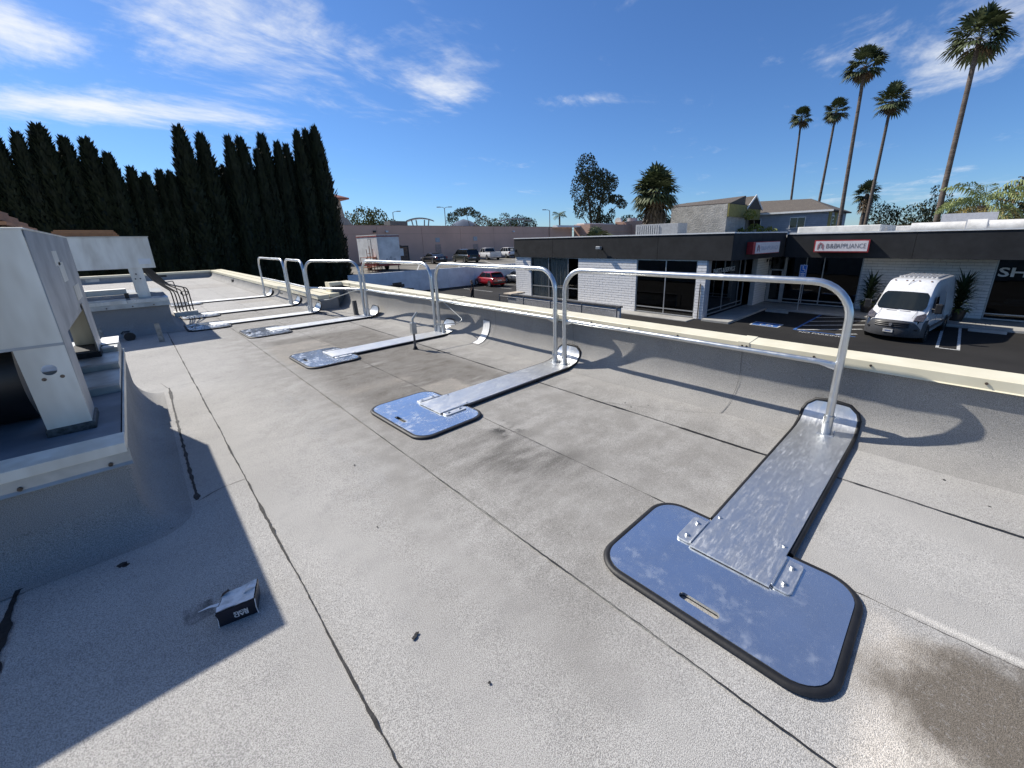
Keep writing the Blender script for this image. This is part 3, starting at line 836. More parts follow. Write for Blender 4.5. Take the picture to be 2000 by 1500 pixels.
MB().cyl((0, -0.09, 0.075), 0.072, 0.17, 20, 'y').build('can_body', GALV, t, smooth=40)
MB().cyl((0, -0.105, 0.075), 0.078, 0.03, 20, 'y').build('rim', BLACKM, t, smooth=40)
MB().tube([(-0.075, 0.06, 0.12), (-0.04, 0.07, 0.155), (0.05, 0.07, 0.15)], 0.012, 6).build('strap', BLACKM, t)

t = thing('conduit_stub', 'upright pipe with metal junction box and thin looping wire near the parapet', 'conduit', (2.95, 5.72, 0), world=True)
MB().tube([(2.95, 5.72, 0.0), (2.95, 5.72, 0.27)], [0.020, 0.015], 10).build('pipe', mat('grey_pipe', (0.12, 0.12, 0.125), 0.5, 0.3), t, smooth=50)
MB().cyl((2.95, 5.72, 0.0), 0.042, 0.05, 12, r2=0.02).build('boot', BITUMEN, t, smooth=50)
MB().box(2.91, 2.99, 5.685, 5.755, 0.25, 0.425).build('junction_box', FLASH, t, bevel=0.004)
MB().tube(arc_path([(2.95, 5.72, 0.42), (2.95, 5.72, 0.48), (3.02, 5.69, 0.575)], 0.04), 0.018, 10).build('elbow', FLASH, t, smooth=50)
wire = arc_path([(2.99, 5.72, 0.36), (3.72, 5.62, 0.31), (3.80, 5.62, 0.36), (3.80, 6.22, 0.62)], 0.06, 5)
MB().tube(wire, 0.008, 7).build('wire', FLASH, t, smooth=60)
tag(MB().tube(arc_path([(3.27, 11.0, 0.27), (3.40, 10.75, 0.30), (3.62, 9.7, 0.56), (3.66, 9.25, 0.62)], 0.1), 0.010, 7).build('tie_rod', FLASH, smooth=60), 'thin metal rod slanting from the low coping end up to the guardrail', 'rod')

# torn carton
t = thing('torn_carton', 'torn black and white cardboard carton lying on the shaded roof', 'carton', (0.035, 2.005, 0), R(-14))
CB = mat('black_print_card', (0.014, 0.014, 0.022), 0.35, var=0.2, vs=12, coat=0.2)
CW = mat('white_card', (0.82, 0.82, 0.82), 0.75, var=0.12, vs=18)
CG = mat('grey_card', (0.80, 0.79, 0.76), 0.8, var=0.15, vs=20)
b = MB()
bt = [(-0.072, -0.062, 0.0), (0.068, -0.058, 0.004), (0.072, 0.062, 0.0), (-0.066, 0.066, 0.0)]
tp = [(-0.076, -0.066, 0.082), (0.070, -0.064, 0.088), (0.076, 0.066, 0.086), (-0.058, 0.058, 0.072)]
b.loft([bt, tp], cap=False); b.build('carton_side', CB, t, bevel=0.002)
b = MB(); n_ = 7; gr = []
for i in range(n_):
    rw = []
    for j in range(n_):
        s_, q_ = i/(n_-1), j/(n_-1)
        p = Vector(tp[0]).lerp(Vector(tp[1]), s_).lerp(Vector(tp[3]).lerp(Vector(tp[2]), s_), q_)
        p.z += 0.003+0.008*noise.noise(Vector((s_*3, q_*3, 1)))-0.010*math.sin(s_*3.14)*math.sin(q_*3.14)
        p.x *= 0.95; p.y *= 0.95
        rw.append(p)
    gr.append(rw)
b.loft(gr, cap=False, closed=False); b.build('carton_top', CG, t, smooth=60)
def flap(pts, m_=CW): MB().loft([[Vector(p) for p in pts[:2]], [Vector(p) for p in pts[2:4]], [Vector(p) for p in pts[4:6]]], cap=False, closed=False).build('torn_flap', m_, t, smooth=60, fix=False)
flap([(-0.07, -0.02, 0.082), (-0.065, 0.0, 0.080), (-0.10, -0.022, 0.090), (-0.098, -0.006, 0.088), (-0.135, -0.028, 0.092), (-0.136, -0.024, 0.092)])
flap([(-0.07, -0.064, 0.088), (-0.072, -0.03, 0.086), (-0.03, -0.062, 0.092), (-0.035, -0.035, 0.09), (0.0, -0.062, 0.091), (-0.005, -0.048, 0.089)])
flap([(0.02, 0.0, 0.086), (0.025, 0.022, 0.086), (0.045, -0.002, 0.105), (0.05, 0.022, 0.106), (0.07, 0.004, 0.096), (0.072, 0.016, 0.096)])
flap([(-0.066, 0.03, 0.08), (-0.04, 0.058, 0.078), (-0.056, 0.036, 0.096), (-0.036, 0.052, 0.095), (-0.04, 0.04, 0.09), (-0.03, 0.046, 0.09)], mat('brown_card', (0.10, 0.065, 0.05), 0.8))
for bd_, sz, zc, wd in (('BAD', 0.024, 0.036, 0.052), ('PEOPLE', 0.014, 0.052, 0.052)):
    me = text_mesh('lettering', bd_, sz, 0.0006, wd, 0.0004)
    me.transform(Matrix.Translation((0.012, -0.0655-(zc-0.04)*0.06, zc)) @ Matrix.Rotation(R(180), 4, 'Y') @ Matrix.Rotation(R(90), 4, 'X'))
    finish('lettering', setm(me, WHITE), t)
MB().tube([(-0.074, -0.064, 0.084), (-0.071, -0.0635, 0.04), (-0.074, -0.065, 0.002)], 0.0015, 5).build('torn_edge', CW, t)
MB().tube([(0.070, -0.0635, 0.086), (0.0675, -0.062, 0.04), (0.071, -0.063, 0.004)], 0.0018, 5).build('torn_edge', CW, t)

# ================================================================== STORE ACROSS THE DRIVEWAY
FASC = mat('charcoal_stucco', (0.017, 0.018, 0.020), 0.85, var=0.14, vs=1.2, bump=0.5, bs=45, bd=0.01)
BRICKM = mat('white_painted_brick', (0.90, 0.88, 0.845), 0.75, var=0.03, vs=5, world_space=True)
MORTAR = mat('painted_mortar', (0.52, 0.51, 0.49), 0.85, var=0.05, vs=5, world_space=True)
ALU = mat('aluminium_frame', (0.52, 0.53, 0.53), 0.35, 0.55, var=0.06)
GREYP = mat('grey_panel', (0.36, 0.37, 0.40), 0.6, var=0.06)
ROOFW = mat('white_roof_coating', (0.68, 0.67, 0.63), 0.7, var=0.12, vs=1.5)
st = thing('appliance_store', 'single storey store with black fascia, white brick and dark display windows', 'building', (27, 10, GZ), world=True)


def brickwork(x, y0, y1, z0, z1, face=-1, axis='x', bl=0.52, bh=0.16):
    """long low painted bricks with recessed joints on the plane x=const (or y=const)"""
    mb = MB(); row = 0; z = z0
    while z < z1-0.02:
        off = (row % 2)*bl/2; a = y0-off
        while a < y1:
            p, q = max(a+0.006, y0), min(a+bl-0.006, y1)
            if q-p > 0.03:
                dp = 0.024+0.009*random.random(); t_ = min(z+bh-0.022, z1)
                if axis == 'x':
                    c = [(x, p, z), (x, q, z), (x+face*dp, q, z+0.006*random.random()), (x+face*dp, p, z+0.006*random.random()), (x, p, t_), (x, q, t_), (x+face*dp, q, t_-0.004*random.random()), (x+face*dp, p, t_-0.004*random.random())]
                else:
                    c = [(p, x, z), (q, x, z), (q, x+face*dp, z+0.004), (p, x+face*dp, z+0.004), (p, x, t_), (q, x, t_), (q, x+face*dp, t_-0.003), (p, x+face*dp, t_-0.003)]
                mb.add(c, [(0, 1, 2, 3), (4, 5, 6, 7), (2, 3, 7, 6), (0, 3, 7, 4), (1, 2, 6, 5)])
            a += bl
        z += bh; row += 1
    o = mb.build('brickwork', BRICKM, st, fix=False); o['kind'] = 'stuff'; return o


# masonry cores and the brick skin
for (y0, y1) in ((9.80, 10.33), (14.25, 19.0), (23.9, 25.7)):
    MB().box(23.0, 23.3, y0, y1, GZ, 0.34).build('wall', MORTAR, st); brickwork(23.0, y0, y1, GZ+0.02, 0.34)
MB().box(23.0, 45, 25.4, 25.7, GZ, 1.6).build('wall', MORTAR, st)
MB().box(29.3, 31.6, 9.22, 9.5, GZ, 0.34).build('wall', MORTAR, st); brickwork(9.22, 29.3, 31.6, GZ+0.14, 0.34, -1, 'y')
MB().box(31.58, 31.9, -1.3, 4.05, GZ, 0.34).build('wall', MORTAR, st); brickwork(31.58, -1.3, 4.05, GZ+0.14, 0.30)
MB().box(31.58, 31.9, -14, -9.0, GZ, 0.34).build('wall', MORTAR, st)
MB().box(44.7, 45, -14, 25.4, GZ, 1.6).build('wall', MORTAR, st)
MB().box(31.6, 44.7, -14.2, -14, GZ, 1.6).build('wall', MORTAR, st)
MB().box(23.0, 23.42, 9.72, 9.80, GZ, 0.34).build('corner_panel', GREYP, st)
MB().box(23.30, 23.44, 9.80, 9.99, GZ, 0.34).build('corner_panel', GREYP, st)
# interior: floor, back partitions
MB().box(23.3, 44.7, 9.9, 25.4, GZ, GZ+0.02).build('floor', DARKIN, st)
MB().box(28.5, 28.7, 10.3, 25.3, GZ, 0.5).build('partition', mat('partition', (0.10, 0.09, 0.08), 0.9, var=0.2, vs=1), st)
MB().box(31.9, 44.7, -14, 9.9, GZ+0.10, GZ+0.14).build('floor', DARKIN, st)
MB().box(38.0, 38.2, -14, 9.9, GZ, 1.2).build('partition', mat('dim_partition', (0.05, 0.05, 0.052), 0.9, var=0.2, vs=1), st)
# roofs and fascias
MB().prism([(22.93, 8.55), (29.2, 7.80), (45, 7.80), (45, 25.7), (22.93, 25.7)], 0.345, 0.60).build('soffit', FASC, st)
MB().box(29.02, 45, -14, 7.69, 0.285, 0.60).build('soffit', FASC, st)
MB().prism([(23.15, 8.78), (29.3, 8.0), (44.7, 8.0), (44.7, 25.4), (23.15, 25.4)], 1.50, 1.56).build('roof', ROOFW, st)
MB().box(29.25, 44.7, -13.8, 7.9, 1.45, 1.51).build('roof', ROOFW, st)
for (a, b, z0, z1) in ((8.28, 12.6, .335, 1.73), (12.61, 17.0, .335, 1.73), (17.01, 21.2, .335, 1.73), (21.21, 25.72, .335, 1.73)):
    MB().box(22.885, 23.14, a+0.22, b+(0.22 if b < 25 else 0), z0, z1).build('fascia_panel', FASC, st, bevel=0.01)
for (a, b) in ((22.90, 26.0), (26.01, 29.0)):
    ya, yb = 8.49-(a-22.9)*0.131, 8.49-(b-22.9)*0.131
    MB().prism([(a, ya), (b, yb), (b, yb+0.25), (a, ya+0.25)], 0.333, 1.722).build('fascia_panel', FASC, st, bevel=0.01)
for (a, b) in ((-14, -4.0), (-3.99, 1.8), (1.81, 7.66)):
    MB().box(28.995, 29.25, a, b, 0.275, 1.615).build('fascia_panel', FASC, st, bevel=0.01)
for a in range(4):
    MB().box(22.85, 23.20, 8.46+a*4.315, 8.45+(a+1)*4.315, 1.735, 1.80).build('roof_edge', WHITE, st)
MB().prism([(23.21, 8.41), (29.0, 7.655), (29.0, 7.95), (23.21, 8.72)], 1.725, 1.785).build('roof_edge', WHITE, st)
for (a, b) in ((-14, -3), (-2.99, 7.64)): MB().box(28.96, 29.30, a, b, 1.62, 1.685).build('roof_edge', WHITE, st)
MB().box(31.6, 44.7, 3.6, 7.8, 1.51, 2.06).build('roof_step', ROOFW, st, bevel=0.05)


def window(x, y0, y1, z0, z1, mull=(), rails=(), axis='x', glass=GLASS, fw_=0.055, nm='window'):
    """framed glazing on x=const (or y=const) : frame > panes"""
    f = MB()
    def B(a0, a1, b0, b1, d0, d1, t_):
        if axis == 'x': t_.box(x+d0, x+d1, a0, a1, b0, b1)
        else: t_.box(a0, a1, x+d0, x+d1, b0, b1)
    cuts = [y0]+list(mull)+[y1]; hz = [z0]+list(rails)+[z1]
    B(y0, y0+fw_, z0, z1, -0.04, 0.05, f); B(y1-fw_, y1, z0, z1, -0.04, 0.05, f)
    B(y0+fw_, y1-fw_, z0, z0+fw_*1.4, -0.038, 0.048, f); B(y0+fw_, y1-fw_, z1-fw_, z1, -0.038, 0.048, f)
    for m_ in mull: B(m_-fw_/2, m_+fw_/2, z0+fw_*1.4, z1-fw_, -0.036, 0.046, f)
    for r_ in rails:
        for i in range(len(cuts)-1): B(cuts[i]+fw_/2, cuts[i+1]-fw_/2, r_-fw_/2, r_+fw_/2, -0.034, 0.044, f)
    o = f.build(nm, ALU, st)
    for i in range(len(cuts)-1):
        for j in range(len(hz)-1):
            p = MB(); B(cuts[i]+0.02, cuts[i+1]-0.02, hz[j]+0.02, hz[j+1]-0.02, -0.002, 0.008, p)
            q = p.build('pane', glass, o); q.matrix_parent_inverse = Matrix.Identity(4)
    return o


window(23.06, 10.33, 14.25, GZ+0.05, 0.33, (12.27,), (-2.58,))
window(23.06, 19.0, 23.9, -2.75, 0.33, (20.02, 21.98), (-1.86,), glass=glass_material('clear_glass', (0.80, 0.82, 0.81)))
window(9.93, 23.50, 29.25, GZ+0.14, 0.33, (25.85, 28.35), (-2.58,), 'y')
window(31.72, 4.07, 8.16, GZ+0.14, 0.32, (6.04, 7.0), (-2.60,))
window(31.60, -9.0, -1.31, GZ+0.14, 0.30, (-5.1,), (-2.56,))
# glazed door in its frame
d = MB(); d.box(31.68, 31.78, 8.17, 8.25, GZ+0.12, 0.32); d.box(31.68, 31.78, 9.11, 9.20, GZ+0.12, 0.32); d.box(31.685, 31.775, 8.25, 9.11, -0.72, -0.64); d.box(31.69, 31.76, 8.26, 9.10, GZ+0.13, GZ+0.30)
d.box(31.69, 31.76, 8.26, 8.36, GZ+0.30, -0.73); d.box(31.69, 31.76, 9.0, 9.10, GZ+0.30, -0.73)
do = d.build('door', ALU, st)
for zz in ((GZ+0.30, -0.73), (-0.64, 0.30)):
    q = MB().box(31.715, 31.725, 8.36, 9.0, *zz).build('pane', GLASS, do); q.matrix_parent_inverse = Matrix.Identity(4)
# grey curtains hanging inside the left window
CURT = mat('grey_curtain', (0.50, 0.485, 0.46), 0.9, var=0.08)
for (a, b) in ((20.1, 21.9), (22.05, 23.8)):
    rg = []
    for k in range(61):
        y = a+(b-a)*k/60; x_ = 23.19+0.035*math.sin(k*0.9+a)+0.015*math.sin(k*2.3)
        rg.append([(x_, y, -2.9), (x_, y, 0.3)])
    MB().loft(rg, cap=False, closed=False).build('curtain', CURT, st, smooth=60, fix=False)
# display ledge with white boxes behind the big window
MB().box(31.9, 32.5, -8.8, -1.5, -2.12, -2.05).build('display_ledge', ALU, st)
# lettering on glass
me = text_mesh('lettering', 'PARTS & SERVICE', 0.36, 0.006, 3.2, 0.006)
me.transform(Matrix.Translation((25.72, 9.87, -0.36)) @ Matrix.Rotation(R(90), 4, 'X')); finish('window_lettering', setm(me, WHITE), st)
me = text_mesh('lettering', 'SHOWROOM', 0.62, 0.006, 5.2, 0.014)
me.transform(Matrix.Translation((31.53, -4.05, -0.46)) @ Matrix.Rotation(R(-90), 4, 'Z') @ Matrix.Rotation(R(90), 4, 'X')); finish('window_lettering', setm(me, WHITE), st)
for (z0, w_, y0) in ((-2.05, 1.0, -1.95), (-1.93, 0.75, -2.0)):
    tag(MB().box(32.0, 32.35, y0-w_, y0, z0, z0+0.11).build('display_box', WHITE, bevel=0.01), 'flat white box on the showroom window ledge, '+('lower' if w_ == 1.0 else 'upper')+' one', 'box', 'boxes in the showroom window')

# box signs
RED = mat('red_trim', (0.42, 0.03, 0.035), 0.45, var=0.1)
SIGNF = mat('sign_face', (0.70, 0.66, 0.66), 0.4, var=0.04)
LETG = mat('grey_letters', (0.16, 0.15, 0.16), 0.5)
LETR = mat('faded_red_letters', (0.42, 0.20, 0.22), 0.5)


def logo(parent, o, ux, s):
    """arched roof emblem: two nested chevrons; o = centre, ux = reading direction"""
    for (w_, h_, t_, m_) in ((0.30, 0.40, 0.06, LETR), (0.17, 0.24, 0.05, LETG)):
        pts = [(-w_, -h_), (-w_, h_*0.3), (-w_*0.3, h_), (w_*0.5, h_*0.7), (w_, h_*0.2), (w_, -h_), (w_-t_*2, -h_), (w_-t_*2, h_*0.05), (w_*0.4, h_*0.42), (-w_*0.25, h_-t_*3), (-w_+t_*2, h_*0.1), (-w_+t_*2, -h_)]
        pts = [(p[0]*s, p[1]*s) for p in pts]
        me = flat_mesh('emblem', [pts], 0, 0.004); me.transform(Matrix.Translation(o) @ Matrix.Rotation(ux, 4, 'Z') @ Matrix.Rotation(R(90), 4, 'X'))
        finish('emblem', setm(me, m_), parent)


sg = thing('shop_sign', 'lit white box sign with red border reading B&B APPLIANCE on the black fascia', 'sign', (28.7, 4.85, 0.6), world=True)
MB().box(28.42, 28.99, 3.58, 6.03, 0.63, 1.25).build('cabinet', mat('dark_cabinet', (0.02, 0.015, 0.018), 0.5), sg)
MB().box(28.395, 28.42, 3.56, 6.05, 0.615, 1.265).build('border', RED, sg)
MB().box(28.385, 28.40, 3.62, 5.99, 0.67, 1.21).build('face', SIGNF, sg)
me = text_mesh('lettering', 'B&B', 0.36, 0.004, 0.52, 0.002); me.transform(Matrix.Translation((28.38, 5.21, 0.93)) @ Matrix.Rotation(R(-90), 4, 'Z') @ Matrix.Rotation(R(90), 4, 'X')); finish('lettering', setm(me, LETG), sg)
me = text_mesh('lettering', 'APPLIANCE', 0.36, 0.004, 1.28, -0.002); me.transform(Matrix.Translation((28.38, 4.33, 0.93)) @ Matrix.Rotation(R(-90), 4, 'Z') @ Matrix.Rotation(R(90), 4, 'X')); finish('lettering', setm(me, LETG), sg)
logo(sg, (28.38, 5.73, 0.95), R(-90), 0.5)
sg = thing('shop_sign', 'smaller shaded white box sign on the side of the black fascia', 'sign', (25.93, 8.08, 0.6), R(-7.5))
MB().box(-1.6, 1.52, -0.33, 0.0, 0.02, 0.66).build('cabinet', RED, sg)
MB().box(-1.35, 1.50, -0.345, -0.328, 0.05, 0.63).build('face', SIGNF, sg)
me = text_mesh('lettering', 'B&BAPPLIANCE', 0.32, 0.004, 2.0, -0.002); me.transform(Matrix.Translation((0.30, -0.35, 0.31)) @ Matrix.Rotation(R(90), 4, 'X')); finish('lettering', setm(me, mat('pale_letters', (0.42, 0.46, 0.55), 0.5)), sg)
logo(sg, (-1.02, -0.35, 0.33), 0.0, 0.5)
# wall lantern, flood lights, downpipe
t = thing('wall_lantern', 'small black coach lantern on the shaded white brick side wall', 'lantern', (31.0, 9.1, -0.2), world=True)
MB().box(30.93, 31.07, 9.14, 9.19, -0.12, 0.06).build('back_plate', BLACKM, t)
MB().tube(arc_path([(31.0, 9.14, 0.0), (31.0, 8.95, 0.06), (31.0, 8.95, -0.02)], 0.05), 0.015, 6).build('arm', BLACKM, t)
MB().cyl((31.0, 8.95, -0.34), 0.05, 0.30, 6, r2=0.10).build('lantern_body', mat('lantern_glass', (0.12, 0.12, 0.11), 0.2), t)
MB().cyl((31.0, 8.95, -0.04), 0.12, 0.09, 6, r2=0.02).build('hood', BLACKM, t)
for lb, (x_, y_, z_) in (('floodlight on the black fascia above the white brick panel', (22.60, 16.95, 1.02)), ('floodlight at the left end of the black fascia', (22.60, 25.55, 0.86))):
    t = thing('floodlight', lb, 'floodlight', (x_+0.28, y_, z_), group='floodlights on the black fascia')
    MB().box(-0.02, 0.0, -0.08, 0.08, -0.08, 0.08).build('back_plate', BLACKM, t)
    MB().tube([(-0.02, 0, 0), (-0.2, 0, 0.0)], 0.03, 8).build('arm', BLACKM, t)
    MB().box(-0.42, -0.18, -0.17, 0.17, -0.07, 0.11).build('lamp_head', ALU, t, bevel=0.02)
    MB().box(-0.40, -0.20, -0.15, 0.15, -0.085, -0.07).build('lens', mat('lens', (0.5, 0.5, 0.45), 0.2), t)
tag(MB().tube([(22.93, 10.05, GZ), (22.93, 10.05, -0.95)], 0.03, 8).build('downpipe', BLACKM), 'thin black pipe standing against the white brick corner pillar', 'pipe')
# rooftop plant on the store
t = thing('condenser_unit', 'grey louvred condenser unit on the store roof beside the shaggy palm', 'condenser', (31, 16.6, 1.56), world=True)
MB().box(30.2, 31.7, 15.35, 19.0, 1.62, 2.62).build('casing', mat('grey_unit', (0.30, 0.31, 0.32), 0.5, var=0.08), t, bevel=0.02)
for k in range(11): MB().box(30.13, 30.2, 16.9+k*0.19, 16.98+k*0.19, 1.72, 2.52).build('louvre', mat('pale_unit', (0.42, 0.43, 0.44), 0.5), t)
MB().box(30.1, 31.8, 15.25, 19.1, 1.56, 1.62).build('skid', ALU, t)
for k in range(2): tag(MB().box(29.8, 30.6, 13.9-k*0.75, 14.5-k*0.75, 1.56, 1.86-0.1*k).build('vent_box', WHITE if k == 0 else mat('grey_unit2', (0.34, 0.34, 0.33), 0.6), bevel=0.02), ('white' if k == 0 else 'grey')+' vent box on the store roof by the condenser', 'vent')
DUCT = mat('white_duct', (0.72, 0.70, 0.66), 0.6, var=0.10, vs=2)
t = thing('roof_duct', 'long white insulated duct lying along the right store roof', 'duct', (32, -1, 1.5), world=True)
for (a, b, w_) in ((-3.6, -0.6, .30), (-0.55, 0.15, .36), (0.2, 2.3, .28)):
    MB().tube([(31.6, a, 1.80), (31.6, b, 1.80)], w_, 12).build('duct_length', DUCT, t, smooth=40)
MB().tube([(31.6, -3.9, 1.78), (31.6, -3.62, 1.80)], 0.34, 12).build('grille_end', GREYP, t, smooth=40)
for k, (y_, w_, h_) in enumerate(((2.6, 1.0, 0.45), (0.9, 1.1, 0.5), (-2.2, 1.5, 0.55), (-4.4, 1.4, 0.6))):
    o = MB().box(33.4, 34.3, y_-w_/2, y_+w_/2, 1.52, 1.52+h_).build('roof_vent', DUCT, bevel=0.04)
    tag(o, ['leftmost', 'second from left', 'third from left', 'rightmost'][k]+' white vent box behind the long duct on the store roof', 'vent', 'white boxes on the right store roof')
t = thing('roof_screen', 'grey tilted metal equipment screen on the right store roof', 'screen', (36.5, 0.3, 1.5), world=True)
MB().prism([(36.2, 1.7), (36.26, 1.7), (36.50, 2.62), (36.44, 2.62)], -1.0, 1.35, 'y').build('panel', GREYP, t)
MB().box(36.1, 36.9, -1.05, 1.5, 1.52, 1.70).build('skid', ALU, t)
for y_ in (-0.9, 0.2, 1.3): MB().tube([(36.9, y_, 1.7), (36.5, y_, 2.55)], 0.03, 6).build('brace', ALU, t)

# ------------------------------------------------------------------ driveway furniture and markings
sw = MB(); sw.box(28.87, 31.57, -14, 8.18, GZ-0.2, GZ+0.12); struct(sw.build('pavement', CONC, bevel=0.02))
struct(MB().box(22.7, 31.57, 8.20, 9.71, GZ-0.2, GZ+0.118).build('pavement', CONC, bevel=0.02))
struct(MB().box(21.9, 22.95, 10.2, 25.7, GZ-0.2, GZ+0.05).build('pavement', CONC, bevel=0.02))
PW = mat('road_white', (0.56, 0.56, 0.54), 0.8, var=0.2, vs=8, world_space=True)
PB = mat('road_blue', (0.03, 0.12, 0.36), 0.8, var=0.15, vs=8, world_space=True)


def paint(name, polys, m_, label, z=GZ+0.004, cat='road marking', group=None):
    mb = MB()
    for p in polys: mb.add([(q[0], q[1], z) for q in p], [tuple(range(len(p)))])
    o = mb.build(name, m_, fix=False); return tag(o, label, cat, group)


def bar(a, b, w):
    a, b = Vector(a), Vector(b); d = (b-a).normalized(); n = Vector((-d.y, d.x))*w/2
    return [tuple(a-n), tuple(b-n), tuple(b+n), tuple(a+n)]


paint('hatch_border', [bar((23.4, 5.25), (28.8, 5.2), 0.11), bar((23.4, 2.75), (23.4, 5.3), 0.11)], PB, 'blue painted border of the hatched aisle beside the van')
hs = []
for x0 in (27.64, 26.2, 24.78, 23.38, 21.95):
    p, q = [x0, 5.19], [x0+2.16, 2.80]
    if q[0] > 28.75: q = [28.75, 5.19-(28.75-x0)*1.106]
    if p[0] < 23.46: p = [23.46, 5.19-(23.46-x0)*1.106]
    hs.append((p, q))
paint('hatch_bars', [bar(p, q, 0.12) for p, q in hs], PW, 'white diagonal bars of the hatched aisle beside the van', GZ+0.005)
paint('stall_line', [bar((23.2, 0.02), (28.75, 0.0), 0.10), bar((23.2, -0.60), (28.75, -0.60), 0.10), bar((23.2, -0.64), (23.2, 0.07), 0.10)], PW, 'white hairpin parking line beside the van on its shaded side')
paint('stall_symbol', [[(23.36, 6.0), (24.36, 6.0), (24.36, 7.32), (23.36, 7.32)]], PB, 'blue square of the painted accessible parking symbol')
o = paint('stall_symbol_outline', [bar((23.36, 5.98), (23.36, 7.34), 0.07), bar((24.36, 5.98), (24.36, 7.34), 0.07), bar((23.39, 6.0), (24.33, 6.0), 0.07), bar((23.39, 7.32), (24.33, 7.32), 0.07),
    [(24.1+0.08*math.cos(k*.7), 6.62+0.08*math.sin(k*.7)) for k in range(9)], bar((24.02, 6.62), (23.78, 6.66), 0.07), bar((23.80, 6.68), (23.80, 6.36), 0.07), bar((23.80, 6.38), (23.55, 6.28), 0.07)]
    + [bar((23.72+0.2*math.cos(a_), 6.72+0.2*math.sin(a_)), (23.72+0.2*math.cos(a_+.5), 6.72+0.2*math.sin(a_+.5)), 0.05) for a_ in [0.6+k*.5 for k in range(8)]], PW, 'white wheelchair outline painted on the blue square', GZ+0.006)
me = text_mesh('no_parking_lettering', 'NO PARKING', 0.40, 0.001, 1.75); me.transform(Matrix.Translation((23.0, 4.05, GZ+0.007)) @ Matrix.Rotation(R(-90), 4, 'Z'))
tag(finish('no_parking_lettering', setm(me, PW)), 'white NO PARKING lettering painted at the end of the hatched aisle', 'lettering')
lot = [bar((24.2+k*2.7, 30.5+0.3*k), (24.2+k*2.7, 35.2), 0.10) for k in range(4)]
for k, p in enumerate(lot): paint('stall_line', [p], PW, 'faint white stall line on the lower lot, %s from the left' % ('first', 'second', 'third', 'fourth')[k], group='stall lines of the lower lot')
for k in range(4): paint('stall_line', [bar((21+k*5.2, 38.6), (26.5+k*5.2, 48.0), 0.12)], PW, 'faint white stall line on the upper lot, %s from the left' % ('first', 'second', 'third', 'fourth')[k], -1.096, group='stall lines of the upper lot')
for lb, (x_, y0, y1) in (('concrete wheel stop in front of the glazed door', (28.1, 6.75, 8.0)), ('shaded concrete wheel stop to the right of the van', (28.15, -2.1, -0.85))):
    w = MB().prism([(x_-0.09, GZ), (x_-0.06, GZ+0.12), (x_+0.06, GZ+0.12), (x_+0.09, GZ)], y0, y1, 'y')
    tag(w.build('wheel_stop', CONC, bevel=0.01), lb, 'wheel stop', 'wheel stops')
t = thing('accessible_parking_sign', 'blue wheelchair parking sign on a grey post in front of the store', 'sign', (29.05, 6.52, GZ+0.12), world=True)
MB().tube([(29.05, 6.52, GZ+0.12), (29.05, 6.52, -0.12)], 0.028, 8).build('post', ALU, t)
SB = mat('sign_blue', (0.02, 0.13, 0.50), 0.4, var=0.05)
MB().prism([(6.34, -0.86), (6.71, -0.86), (6.71, -0.15), (6.34, -0.15)], 29.0, 29.012, 'x').build('plate', SB, t)
sy = MB(); sy.box(28.992, 28.999, 6.355, 6.695, -0.845, -0.825); sy.box(28.992, 28.999, 6.355, 6.695, -0.185, -0.165); sy.box(28.992, 28.999, 6.355, 6.372, -0.825, -0.185); sy.box(28.992, 28.999, 6.678, 6.695, -0.825, -0.185)
sy.cyl((28.992, 6.55, -0.27), 0.035, 0.006, 10, 'x')
for k in range(9):
    a_ = R(100+k*28); sy.box(28.992, 28.998, 6.53+0.09*math.cos(a_)-0.014, 6.53+0.09*math.cos(a_)+0.014, -0.48+0.09*math.sin(a_)-0.014, -0.48+0.09*math.sin(a_)+0.014)
sy.box(28.992, 28.998, 6.535, 6.56, -0.44, -0.31); sy.box(28.992, 28.998, 6.43, 6.55, -0.44, -0.415); sy.box(28.992, 28.998, 6.42, 6.445, -0.55, -0.42)
sy.box(28.992, 28.998, 6.41, 6.64, -0.70, -0.65); sy.box(28.992, 28.998, 6.43, 6.62, -0.78, -0.74)
sy.build('symbol', WHITE, t)


# planters with spiky plants
def blade(mb, base, dirv, L, w, droop, mi=0, seg=4, fold=0.25):
    d = Vector(dirv).normalized(); side = d.cross(Vector((0, 0, 1)))
    side = side.normalized() if side.length > 0.01 else Vector((1, 0, 0))
    p = Vector(base); rows = []
    for k in range(seg+1):
        t_ = k/seg; ww = w*(1-t_**1.5)*(0.6+0.4*min(1, t_*4)); rows.append([p-side*ww, p+Vector((0, 0, -ww*fold)), p+side*ww])
        d = (d+Vector((0, 0, -droop/seg))).normalized(); p = p+d*(L/seg)
    mb.loft(rows, mi, cap=False, closed=False)


